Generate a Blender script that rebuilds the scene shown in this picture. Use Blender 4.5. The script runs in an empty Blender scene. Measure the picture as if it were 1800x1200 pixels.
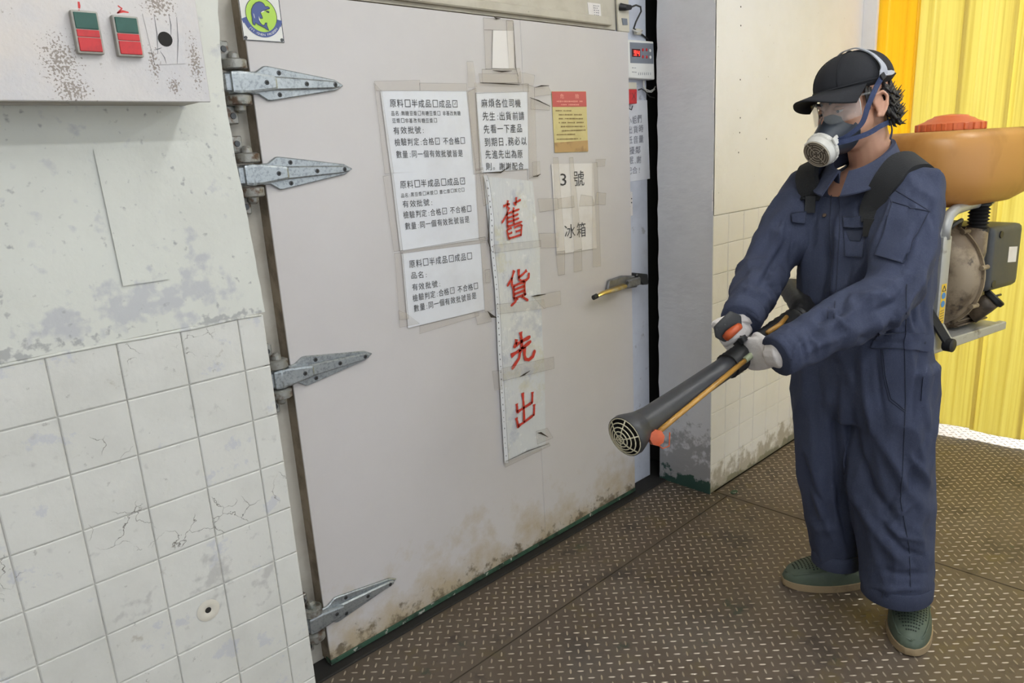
import bpy, bmesh, math, random
import numpy as np
from mathutils import Vector, Matrix, noise as mnoise
random.seed(7); rng = np.random.default_rng(7)
scene = bpy.context.scene
col = scene.collection

# ------------------------------------------------------------------ camera
FPX = 1278.37                      # focal length in pixels of the 1800 x 1200 frame
_a = np.array([2282 - 900, 193 - 600, FPX]); _b = np.array([1190 - 900, 5600 - 600, FPX])
_X = _a / np.linalg.norm(_a); _v = _b - (_b @ _X) * _X; _v /= np.linalg.norm(_v)
RC = np.array([_X, np.cross(-_v, _X), -_v])          # camera axes (right, down, forward) -> world
CAM = np.array([0.0, 0.0, 1.5])
cam_data = bpy.data.cameras.new('camera'); cam_data.sensor_width = 36.0
cam_data.lens = FPX / 1800 * 36.0; cam_data.clip_start = 0.05
cam = bpy.data.objects.new('camera', cam_data); col.objects.link(cam); scene.camera = cam
_m = Matrix.Identity(4)
for i in range(3):
    _m[i][0] = RC[i, 0]; _m[i][1] = -RC[i, 1]; _m[i][2] = -RC[i, 2]; _m[i][3] = CAM[i]
cam.matrix_world = _m

# ------------------------------------------------------------------ light
scene.view_settings.view_transform = 'Standard'
scene.view_settings.look = 'None'
scene.view_settings.gamma = 1.0
scene.view_settings.use_curve_mapping = False
scene.view_settings.exposure = 0.4
world = bpy.data.worlds.new('overcast_sky'); scene.world = world
world.use_nodes = True
_bg = world.node_tree.nodes['Background']
_bg.inputs[0].default_value = (0.88, 0.94, 1.0, 1); _bg.inputs[1].default_value = 1.05
sun_d = bpy.data.lights.new('sun', 'SUN'); sun_d.energy = 2.3; sun_d.angle = math.radians(1.0)
sun_d.color = (1.0, 0.96, 0.88)
sun = bpy.data.objects.new('sun', sun_d); col.objects.link(sun); sun.location = (9, 1, 5)
sun.rotation_euler = Vector((-0.87, -0.12, -0.48)).to_track_quat('-Z', 'Y').to_euler()

# ------------------------------------------------------------------ pixel helpers
def ray(px, py): return RC @ np.array([px - 900.0, py - 600.0, FPX])
def on(px, py, axis, val):                   # where the pixel's ray meets the plane axis = val
    d = ray(px, py); return CAM + d * ((val - CAM[axis]) / d[axis])
def D(px, py, dep): return CAM + ray(px, py) / FPX * dep
YD = 1.829        # front of the cold room door
YW = 1.571        # front of the walls beside it
def dr(px, py, off=0.0): return on(px, py, 1, YD - off)

def lin(c):
    c = c / 255.0
    return c / 12.92 if c <= 0.04045 else ((c + 0.055) / 1.055) ** 2.4
def S(r, g, b): return (lin(r), lin(g), lin(b), 1.0)

# ------------------------------------------------------------------ materials
def mat(name, c, rough=0.6, metal=0.0, spots=(), bump=None, spec=0.5, coat=0.0, bumps=()):
    """spots: (noise scale, colour, lo, hi, strength[, z band lo, hi]) layers of stain; bump: (scale, strength, detail)"""
    m = bpy.data.materials.new(name); m.use_nodes = True
    nt = m.node_tree; N = nt.nodes; L = nt.links
    b = N['Principled BSDF']
    b.inputs['Roughness'].default_value = rough; b.inputs['Metallic'].default_value = metal
    b.inputs['Specular IOR Level'].default_value = spec
    if coat: b.inputs['Coat Weight'].default_value = coat
    b.inputs['Base Color'].default_value = c
    geo = N.new('ShaderNodeNewGeometry') if (spots or bump or bumps) else None
    cur = None
    for s in spots:
        sc, c2, lo, hi, k = s[:5]
        n = N.new('ShaderNodeTexNoise'); n.inputs['Scale'].default_value = sc; n.inputs['Detail'].default_value = 6
        n.inputs['Roughness'].default_value = 0.65
        vec = geo.outputs['Position']
        if len(s) > 7:
            mp = N.new('ShaderNodeMapping'); mp.inputs['Scale'].default_value = s[7]; L.new(vec, mp.inputs[0]); vec = mp.outputs[0]
        L.new(vec, n.inputs['Vector'])
        r = N.new('ShaderNodeMapRange'); r.inputs[1].default_value = lo; r.inputs[2].default_value = hi
        r.inputs[3].default_value = 0; r.inputs[4].default_value = k
        fac = r.outputs[0]
        if len(s) > 5 and s[5] is not None:
            lo_v, hi_v, ax = s[5], s[6], 'Z'
            if isinstance(lo_v, tuple): ax, lo_v = lo_v
            sp = N.new('ShaderNodeSeparateXYZ'); L.new(geo.outputs['Position'], sp.inputs[0])
            r2 = N.new('ShaderNodeMapRange'); r2.inputs[1].default_value = lo_v; r2.inputs[2].default_value = hi_v
            r2.inputs[3].default_value = 0.0; r2.inputs[4].default_value = 0.62
            L.new(sp.outputs[ax], r2.inputs[0])
            ad = N.new('ShaderNodeMath'); ad.operation = 'ADD'
            L.new(n.outputs[0], ad.inputs[0]); L.new(r2.outputs[0], ad.inputs[1]); 
            sb = N.new('ShaderNodeMath'); sb.operation = 'SUBTRACT'; L.new(ad.outputs[0], sb.inputs[0]); sb.inputs[1].default_value = 0.31
            L.new(sb.outputs[0], r.inputs[0])
        else:
            L.new(n.outputs[0], r.inputs[0])
        mx = N.new('ShaderNodeMix'); mx.data_type = 'RGBA'
        L.new(fac, mx.inputs[0])
        if cur is None: mx.inputs[6].default_value = c
        else: L.new(cur, mx.inputs[6])
        mx.inputs[7].default_value = c2
        cur = mx.outputs[2]
    if cur is not None: L.new(cur, b.inputs['Base Color'])
    prev = None
    for bp in ([bump] if bump else []) + list(bumps):
        n = N.new('ShaderNodeTexNoise'); n.inputs['Scale'].default_value = bp[0]; n.inputs['Detail'].default_value = bp[2] if len(bp) > 2 else 4
        vec = geo.outputs['Position']
        if len(bp) > 3:
            mp = N.new('ShaderNodeMapping'); mp.inputs['Scale'].default_value = bp[3]; L.new(vec, mp.inputs[0]); vec = mp.outputs[0]
        L.new(vec, n.inputs['Vector'])
        bn = N.new('ShaderNodeBump'); bn.inputs['Strength'].default_value = bp[1]; bn.inputs['Distance'].default_value = 0.01
        L.new(n.outputs[0], bn.inputs['Height'])
        if prev is not None: L.new(prev, bn.inputs['Normal'])
        prev = bn.outputs[0]
    if prev is not None: L.new(prev, b.inputs['Normal'])
    return m

def translucent(name, c, glossy_rough=0.35, mixt=0.55, transp=0.0, streak=None):
    m = bpy.data.materials.new(name); m.use_nodes = True
    nt = m.node_tree; N = nt.nodes; L = nt.links
    b = N['Principled BSDF']; b.inputs['Base Color'].default_value = c; b.inputs['Roughness'].default_value = glossy_rough
    out = N['Material Output']
    t = N.new('ShaderNodeBsdfTranslucent'); t.inputs[0].default_value = c
    mx = N.new('ShaderNodeMixShader'); mx.inputs[0].default_value = mixt
    L.new(b.outputs[0], mx.inputs[1]); L.new(t.outputs[0], mx.inputs[2])
    if streak:
        geo = N.new('ShaderNodeNewGeometry'); mp = N.new('ShaderNodeMapping'); mp.inputs['Scale'].default_value = streak[2]; L.new(geo.outputs['Position'], mp.inputs[0])
        n = N.new('ShaderNodeTexNoise'); n.inputs['Scale'].default_value = streak[0]; n.inputs['Detail'].default_value = 4; L.new(mp.outputs[0], n.inputs['Vector'])
        r = N.new('ShaderNodeMapRange'); r.inputs[1].default_value = .45; r.inputs[2].default_value = .68; L.new(n.outputs[0], r.inputs[0])
        cm = N.new('ShaderNodeMix'); cm.data_type = 'RGBA'; cm.inputs[6].default_value = c; cm.inputs[7].default_value = streak[1]; L.new(r.outputs[0], cm.inputs[0])
        L.new(cm.outputs[2], b.inputs['Base Color']); L.new(cm.outputs[2], t.inputs[0])
    last = mx
    if transp:
        tr = N.new('ShaderNodeBsdfTransparent'); tr.inputs[0].default_value = c
        m2 = N.new('ShaderNodeMixShader'); m2.inputs[0].default_value = transp
        L.new(mx.outputs[0], m2.inputs[1]); L.new(tr.outputs[0], m2.inputs[2]); last = m2
    L.new(last.outputs[0], out.inputs[0])
    return m

def clear(name, c, alpha, rough=0.1):
    m = bpy.data.materials.new(name); m.use_nodes = True
    nt = m.node_tree; N = nt.nodes; L = nt.links
    b = N['Principled BSDF']; b.inputs['Base Color'].default_value = c; b.inputs['Roughness'].default_value = rough
    tr = N.new('ShaderNodeBsdfTransparent')
    mx = N.new('ShaderNodeMixShader'); mx.inputs[0].default_value = alpha
    L.new(tr.outputs[0], mx.inputs[1]); L.new(b.outputs[0], mx.inputs[2])
    L.new(mx.outputs[0], N['Material Output'].inputs[0])
    return m

def emit(name, c, k):
    m = bpy.data.materials.new(name); m.use_nodes = True
    b = m.node_tree.nodes['Principled BSDF']
    b.inputs['Base Color'].default_value = c; b.inputs['Emission Color'].default_value = c
    b.inputs['Emission Strength'].default_value = k
    return m

M = {}
GREYST = S(168, 168, 172)
M['plaster'] = mat('white_wall_paint', S(214, 215, 208), 0.55, spots=[(3.2, S(200, 200, 193), .42, .75, .7), (60, S(150, 148, 146), .68, .74, .5)], bump=(28, .16, 8), bumps=[(4, .10, 3)])
M['tile'] = mat('painted_wall_tile', S(216, 215, 210), 0.5, spots=[(4, S(198, 197, 191), .45, .75, .8), (45, S(140, 136, 132), .67, .73, .55), (9, S(186, 188, 200), .60, .64, .5), (14, S(150, 140, 122), .64, .70, .45)], bump=(22, .22, 9))
M['joint'] = mat('painted_tile_joint', S(196, 194, 188), 0.7, spots=[(30, S(150, 146, 140), .5, .7, .7)])
M['wall_warm'] = mat('cream_wall_paint', S(237, 235, 236), 0.5, spots=[(3, S(228, 225, 222), .45, .7, .6), (55, S(140, 132, 118), .69, .73, .5), (6, S(48, 84, 70), .50, .56, .9, .10, -.03), (16, S(150, 140, 120), .55, .7, .7, .28, 0.0)], bump=(20, .2, 8))
M['wall_grey'] = mat('grey_reveal_paint', S(220, 220, 224), 0.5, spots=[(6, S(206, 206, 211), .45, .7, .6), (22, S(112, 110, 110), .60, .72, .6, .62, .1), (9, S(36, 74, 64), .52, .56, .95, .13, -.02)], bump=(18, .25, 8, (1, 1, 2)))
M['door'] = mat('cold_room_door_paint', S(206, 202, 202), 0.42, spots=[(1.6, S(197, 193, 193), .4, .7, .6), (70, S(120, 112, 104), .72, .76, .4), (7, S(176, 158, 124), .46, .75, .8, .42, -.05), (26, S(104, 92, 72), .54, .66, .85, .20, -.05), (5, S(178, 168, 160), .52, .75, .35, ('X', 2.2), 2.9)], bump=(3, .05, 2))
M['door_edge'] = mat('dirty_door_edge', S(150, 138, 122), 0.7, spots=[(9, S(84, 72, 58), .45, .65, .8)])
M['jamb'] = mat('beige_door_jamb', S(196, 192, 182), 0.55, spots=[(5, S(160, 152, 138), .45, .7, .7)])
M['jamb_r'] = mat('blue_white_jamb', S(205, 210, 222), 0.45, spots=[(6, S(178, 182, 194), .45, .7, .7), (20, S(120, 118, 116), .62, .7, .5)])
M['header'] = mat('grey_beige_header', S(196, 190, 176), 0.55, spots=[(8, S(170, 162, 146), .45, .7, .6), (40, S(110, 104, 92), .68, .73, .5)])
M['dark'] = mat('dark_gap', S(40, 38, 36), 0.9)
M['zinc'] = mat('galvanised_metal', S(168, 174, 178), 0.36, 0.75, spots=[(120, S(120, 126, 130), .5, .6, .6), (12, S(200, 205, 208), .5, .7, .4)], bump=(160, .06, 3))
M['zinc_old'] = mat('rusty_galvanised_metal', S(150, 150, 146), 0.5, 0.5, spots=[(40, S(96, 72, 56), .5, .62, .9), (14, S(70, 88, 80), .55, .65, .6)], bump=(60, .3, 4))
M['screw'] = mat('dark_screw', S(78, 80, 82), 0.4, 0.7)
M['steel'] = mat('dirty_steel_plate', S(104, 92, 80), 0.5, 0.2, spots=[(2.2, S(100, 88, 78), .4, .6, .9), (5, S(74, 66, 60), .55, .64, .85), (9, S(112, 98, 66), .56, .66, .6), (1.3, S(112, 104, 96), .52, .66, .7), (6, S(44, 70, 56), .64, .70, .6)], bump=(40, .15, 5))
M['lug'] = mat('worn_steel_lug', S(190, 178, 162), 0.36, 0.4, spots=[(3, S(140, 128, 114), .45, .62, .9)])
M['green_paint'] = mat('chipped_green_paint', S(52, 84, 66), 0.6, spots=[(30, S(190, 188, 180), .60, .63, .9), (18, S(34, 42, 36), .5, .6, .8)])
M['paper'] = mat('white_paper', S(226, 228, 234), 0.32, spots=[(6, S(214, 214, 218), .45, .7, .7)], bump=(9, .05, 2))
M['paper_old'] = mat('old_paper', S(230, 226, 224), 0.4, spots=[(7, S(212, 204, 198), .5, .7, .7)], bump=(12, .1, 3))
M['sleeve'] = mat('paper_in_wrinkled_sleeve', S(216, 218, 220), 0.16, spots=[(9, S(204, 200, 178), .55, .68, .7), (14, S(188, 192, 204), .55, .66, .7), (30, S(240, 240, 240), .6, .66, .6)], bump=(14, .5, 3, (2.2, 1, .7)), spec=.7)
M['ink'] = mat('black_ink', S(62, 62, 66), 0.6)
M['ink_soft'] = mat('faded_grey_ink', S(122, 122, 132), 0.6)
M['ink_red'] = mat('red_brush_ink', S(196, 58, 48), 0.5)
M['marker_red'] = mat('red_marker', S(205, 60, 58), 0.6)
M['tape'] = clear('yellowed_clear_tape', S(214, 202, 184), 0.17, 0.12)
M['tape_edge'] = clear('dirty_tape_edge', S(74, 62, 50), 0.6, 0.6)
M['tape_dirt'] = mat('black_tape_dirt', S(58, 50, 42), 0.8)
M['sign_red'] = mat('faded_red_print', S(196, 92, 90), 0.45)
M['sign_yellow'] = mat('faded_yellow_print', S(212, 198, 142), 0.45, spots=[(14, S(196, 178, 120), .5, .7, .7)])
M['sign_rust'] = mat('brown_tape_stain', S(186, 152, 104), 0.5, spots=[(20, S(140, 110, 76), .5, .65, .7)])
M['sign_brown'] = mat('brown_sign_print', S(130, 104, 70), 0.6)
M['sign_pink'] = mat('pale_sign_print', S(240, 178, 166), 0.6)
M['lime'] = mat('lime_green_print', S(176, 214, 84), 0.45)
M['logo_blue'] = mat('blue_print', S(72, 88, 146), 0.45)
M['logo_navy'] = mat('dark_navy_print', S(38, 44, 60), 0.45)
M['white_pl'] = mat('white_plastic', S(228, 228, 224), 0.4)
M['cream_pl'] = mat('cream_plastic', S(206, 200, 184), 0.5)
M['grey_pl'] = mat('grey_panel_plastic', S(120, 126, 136), 0.45)
M['black_pl'] = mat('black_plastic', S(26, 27, 30), 0.45, bump=(200, .05, 2))
M['red_pl'] = mat('red_plastic', S(196, 44, 48), 0.42, spots=[(30, S(150, 38, 44), .5, .7, .6)])
M['green_pl'] = mat('dark_green_plastic', S(38, 84, 74), 0.42, spots=[(30, S(50, 96, 86), .5, .7, .6)])
M['bezel'] = mat('grey_bezel', S(164, 160, 152), 0.5, spots=[(20, S(110, 106, 100), .5, .7, .7)])
M['led'] = emit('red_digits', (1.0, 0.03, 0.02, 1), 3.0)
M['led_bg'] = mat('dark_red_display', S(70, 12, 14), 0.2)
M['boxpaint'] = mat('scuffed_steel_cabinet', S(205, 200, 198), 0.42, 0.1, spots=[(3, S(188, 188, 194), .45, .65, .8), (95, S(130, 118, 106), .66, .70, .6, None, None, (1, 1, .7)), (5, S(214, 202, 190), .5, .7, .6)], bump=(90, .12, 4))
M['boxside'] = mat('grey_cabinet_side', S(176, 170, 160), 0.5)
M['rubber'] = mat('black_rubber', S(27, 27, 29), 0.55, bump=(90, .08, 3))
M['tube'] = mat('dark_grey_blower_tube', S(46, 47, 51), 0.42, spots=[(7, S(66, 66, 70), .5, .7, .6)])
M['hose'] = mat('amber_fuel_hose', S(176, 132, 62), 0.3, spots=[(10, S(120, 90, 48), .5, .7, .6)])
M['fitting'] = mat('pale_green_fitting', S(150, 158, 130), 0.5)
M['orange'] = mat('orange_plastic', S(184, 80, 38), 0.42, spots=[(18, S(156, 64, 28), .5, .7, .5)])
M['lid'] = mat('red_orange_lid', S(206, 104, 58), 0.4, spots=[(10, S(184, 88, 46), .5, .7, .6)])
M['tank'] = translucent('amber_tank_plastic', S(206, 150, 82), 0.38, 0.22, streak=(9, S(176, 122, 60), (1, 1, .6)))
M['alu'] = mat('grey_frame_metal', S(172, 172, 170), 0.45, 0.35, spots=[(14, S(96, 88, 78), .58, .68, .8)])
M['fan'] = mat('grimy_fan_housing', S(150, 134, 112), 0.55, 0.1, spots=[(8, S(96, 80, 62), .46, .6, .9), (20, S(52, 44, 38), .58, .66, .8)])
M['cowl'] = mat('dark_engine_cowl', S(64, 66, 68), 0.5, spots=[(16, S(80, 76, 70), .5, .7, .6)])
M['engine'] = mat('oily_engine_metal', S(96, 82, 66), 0.5, 0.2, spots=[(14, S(54, 46, 38), .5, .62, .8)])
M['wire'] = mat('pale_wire_guard', S(206, 198, 170), 0.5)
M['sticker_y'] = mat('yellow_sticker', S(226, 186, 50), 0.45)
M['sticker_b'] = mat('blue_sticker', S(60, 130, 190), 0.45)
M['cloth'] = mat('navy_work_cloth', S(62, 68, 90), 0.85, spots=[(5, S(54, 59, 78), .45, .7, .7), (300, S(84, 90, 106), .5, .7, .35)], bump=(420, .10, 2), bumps=[(22, .5, 6, (1, 1, .6))], spec=.25)
M['stitch'] = mat('navy_stitching', S(44, 50, 68), 0.9)
M['button'] = mat('brass_button', S(112, 96, 84), 0.4, 0.6)
M['strap'] = mat('black_webbing', S(32, 33, 36), 0.85, bump=(300, .2, 2))
M['skin'] = mat('skin', S(206, 158, 132), 0.5, spots=[(18, S(196, 140, 116), .45, .7, .6)])
M['eye'] = mat('eye_white', S(190, 178, 170), 0.3)
M['hair'] = mat('black_hair', S(30, 26, 25), 0.5, bump=(60, .5, 4, (1, 1, .25)))
M['capcloth'] = mat('black_cap_cloth', S(36, 37, 42), 0.8, bump=(400, .1, 2), spec=.3)
M['lens'] = clear('clear_lens', S(220, 225, 228), 0.16, 0.05)
M['mask'] = mat('dark_slate_rubber', S(54, 60, 70), 0.42)
M['filter'] = mat('white_filter_housing', S(222, 220, 214), 0.42, spots=[(20, S(196, 190, 180), .5, .7, .6)])
M['filter_dark'] = mat('brown_filter_mesh', S(96, 86, 74), 0.7)
M['filter_rib'] = mat('tan_filter_rib', S(176, 164, 146), 0.6)
M['navy_strap'] = mat('navy_elastic_strap', S(46, 58, 92), 0.8, bump=(300, .2, 2))
M['cradle'] = mat('grey_head_cradle', S(168, 172, 182), 0.5)
M['glove'] = mat('white_cotton_glove', S(222, 216, 214), 0.8, bump=(260, .15, 3))
M['clog'] = mat('green_foam_clog', S(82, 94, 80), 0.55, spots=[(9, S(64, 78, 66), .45, .7, .7)])
M['clog_hole'] = mat('dark_clog_hole', S(36, 46, 40), 0.8)
M['sole'] = mat('tan_clog_sole', S(150, 130, 100), 0.7, spots=[(14, S(110, 94, 72), .5, .7, .7)])
M['strip'] = translucent('yellow_curtain_plastic', S(250, 240, 158), 0.3, 0.55, streak=(7, S(236, 222, 134), (1, 9, .1)))
M['strip_deep'] = translucent('deep_yellow_curtain_plastic', S(255, 222, 60), 0.3, 0.55, streak=(7, S(250, 212, 50), (1, 9, .1)))
M['ground'] = mat('pale_concrete', S(190, 186, 176), 0.8, spots=[(2, S(170, 166, 156), .45, .7, .6)])
M['ceiling'] = mat('ceiling_paint', S(215, 212, 202), 0.7)
M['tube_lamp'] = emit('lit_fluorescent_tube', (0.96, 0.985, 1.0, 1), 46.0)
M['cable_b'] = mat('black_cable', S(48, 46, 44), 0.5)
M['cable_w'] = mat('white_cable', S(208, 206, 200), 0.5)
M['brass'] = mat('brass_lever', S(214, 182, 96), 0.22, 0.9, spots=[(20, S(220, 214, 190), .5, .6, .6)])
M['chrome'] = mat('worn_chrome', S(120, 120, 122), 0.38, 0.35, spots=[(30, S(86, 85, 84), .5, .65, .7)])
M['foam'] = mat('chipped_paint_rim', S(214, 208, 196), 0.7)

def peel(m, z0, z1, col2=(.20, .18, .16, 1)):
    """cracked, lifting paint: thin dark crack lines in patches of a worn band"""
    nt = m.node_tree; N = nt.nodes; L = nt.links; b = N['Principled BSDF']
    geo = N.new('ShaderNodeNewGeometry'); n1 = N.new('ShaderNodeTexNoise'); n1.inputs['Scale'].default_value = 14; n1.inputs['Detail'].default_value = 5
    L.new(geo.outputs['Position'], n1.inputs['Vector'])
    mxv = N.new('ShaderNodeMix'); mxv.data_type = 'VECTOR'; mxv.inputs[0].default_value = .12; L.new(geo.outputs['Position'], mxv.inputs[4]); L.new(n1.outputs['Color'], mxv.inputs[5])
    vo = N.new('ShaderNodeTexVoronoi'); vo.feature = 'DISTANCE_TO_EDGE'; vo.inputs['Scale'].default_value = 17; L.new(mxv.outputs[1], vo.inputs['Vector'])
    lt = N.new('ShaderNodeMapRange'); lt.inputs[1].default_value = .014; lt.inputs[2].default_value = .002; L.new(vo.outputs['Distance'], lt.inputs[0])
    n2 = N.new('ShaderNodeTexNoise'); n2.inputs['Scale'].default_value = 6.5; n2.inputs['Detail'].default_value = 3; L.new(geo.outputs['Position'], n2.inputs['Vector'])
    sp = N.new('ShaderNodeSeparateXYZ'); L.new(geo.outputs['Position'], sp.inputs[0])
    up_ = N.new('ShaderNodeMapRange'); up_.interpolation_type = 'SMOOTHSTEP'; up_.inputs[1].default_value = z0 - .04; up_.inputs[2].default_value = z0 + .04; L.new(sp.outputs['Z'], up_.inputs[0])
    dn_ = N.new('ShaderNodeMapRange'); dn_.interpolation_type = 'SMOOTHSTEP'; dn_.inputs[1].default_value = z1 + .03; dn_.inputs[2].default_value = z1 - .03; L.new(sp.outputs['Z'], dn_.inputs[0])
    m1 = N.new('ShaderNodeMath'); m1.operation = 'MULTIPLY'; L.new(up_.outputs[0], m1.inputs[0]); L.new(dn_.outputs[0], m1.inputs[1])
    m2 = N.new('ShaderNodeMath'); m2.operation = 'MULTIPLY_ADD'; L.new(m1.outputs[0], m2.inputs[0]); m2.inputs[1].default_value = .16; L.new(n2.outputs[0], m2.inputs[2])
    th = N.new('ShaderNodeMapRange'); th.inputs[1].default_value = .655; th.inputs[2].default_value = .70; L.new(m2.outputs[0], th.inputs[0])
    m3 = N.new('ShaderNodeMath'); m3.operation = 'MULTIPLY'; L.new(th.outputs[0], m3.inputs[0]); L.new(lt.outputs[0], m3.inputs[1])
    mx = N.new('ShaderNodeMix'); mx.data_type = 'RGBA'; L.new(m3.outputs[0], mx.inputs[0]); mx.inputs[7].default_value = col2
    src = b.inputs['Base Color'].links[0].from_socket; L.new(src, mx.inputs[6]); L.new(mx.outputs[2], b.inputs['Base Color'])
    bn = N.new('ShaderNodeBump'); bn.inputs['Strength'].default_value = .5; bn.inputs['Distance'].default_value = .004; bn.invert = True
    L.new(m3.outputs[0], bn.inputs['Height']); prevn = b.inputs['Normal'].links[0].from_socket; L.new(prevn, bn.inputs['Normal']); L.new(bn.outputs[0], b.inputs['Normal'])
peel(M['tile'], .70, .83)
def blobs(m, c2, spots, scale, lo, hi, k):
    """worn or stained patches at their own places (x, z, radius x, radius z), broken up by noise"""
    nt = m.node_tree; N = nt.nodes; L = nt.links; b = N['Principled BSDF']
    geo = N.new('ShaderNodeNewGeometry'); tot = None
    for (x, z, rx, rz) in spots:
        mp = N.new('ShaderNodeMapping'); mp.inputs['Location'].default_value = (-x/rx, 0, -z/rz); mp.inputs['Scale'].default_value = (1/rx, 0, 1/rz); L.new(geo.outputs['Position'], mp.inputs[0])
        ln = N.new('ShaderNodeVectorMath'); ln.operation = 'LENGTH'; L.new(mp.outputs[0], ln.inputs[0])
        r = N.new('ShaderNodeMapRange'); r.inputs[1].default_value = 1.0; r.inputs[2].default_value = .2; r.inputs[3].default_value = -.12; r.inputs[4].default_value = .12; L.new(ln.outputs['Value'], r.inputs[0])
        if tot is None: tot = r.outputs[0]
        else:
            mxn = N.new('ShaderNodeMath'); mxn.operation = 'MAXIMUM'; L.new(tot, mxn.inputs[0]); L.new(r.outputs[0], mxn.inputs[1]); tot = mxn.outputs[0]
    n = N.new('ShaderNodeTexNoise'); n.inputs['Scale'].default_value = scale; n.inputs['Detail'].default_value = 5; L.new(geo.outputs['Position'], n.inputs['Vector'])
    ad = N.new('ShaderNodeMath'); L.new(n.outputs[0], ad.inputs[0]); L.new(tot, ad.inputs[1])
    r = N.new('ShaderNodeMapRange'); r.inputs[1].default_value = lo; r.inputs[2].default_value = hi; r.inputs[3].default_value = 0; r.inputs[4].default_value = k; L.new(ad.outputs[0], r.inputs[0])
    mx = N.new('ShaderNodeMix'); mx.data_type = 'RGBA'; L.new(r.outputs[0], mx.inputs[0]); mx.inputs[7].default_value = c2
    src = b.inputs['Base Color'].links[0].from_socket; L.new(src, mx.inputs[6]); L.new(mx.outputs[2], b.inputs['Base Color'])
blobs(M['plaster'], S(176, 177, 186), [(.56, 1.27, .13, .12), (.42, 1.25, .10, .07), (.30, 1.24, .12, .05)], 34, .50, .64, .62)
blobs(M['plaster'], S(150, 150, 152), [(.12, 1.20, .35, .03), (.62, 1.19, .12, .02)], 60, .52, .62, .7)
blobs(M['boxpaint'], S(124, 110, 98), [(.365, 1.695, .05, .07), (.375, 1.65, .05, .04), (.515, 1.695, .016, .05), (.545, 1.66, .02, .03), (.54, 1.80, .05, .04), (.59, 1.70, .02, .08)], 240, .575, .62, .8)
blobs(M['tile'], S(176, 174, 172), [(.50, .60, .06, .13), (.33, .62, .05, .06), (.62, .55, .05, .10)], 40, .52, .66, .6)

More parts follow.
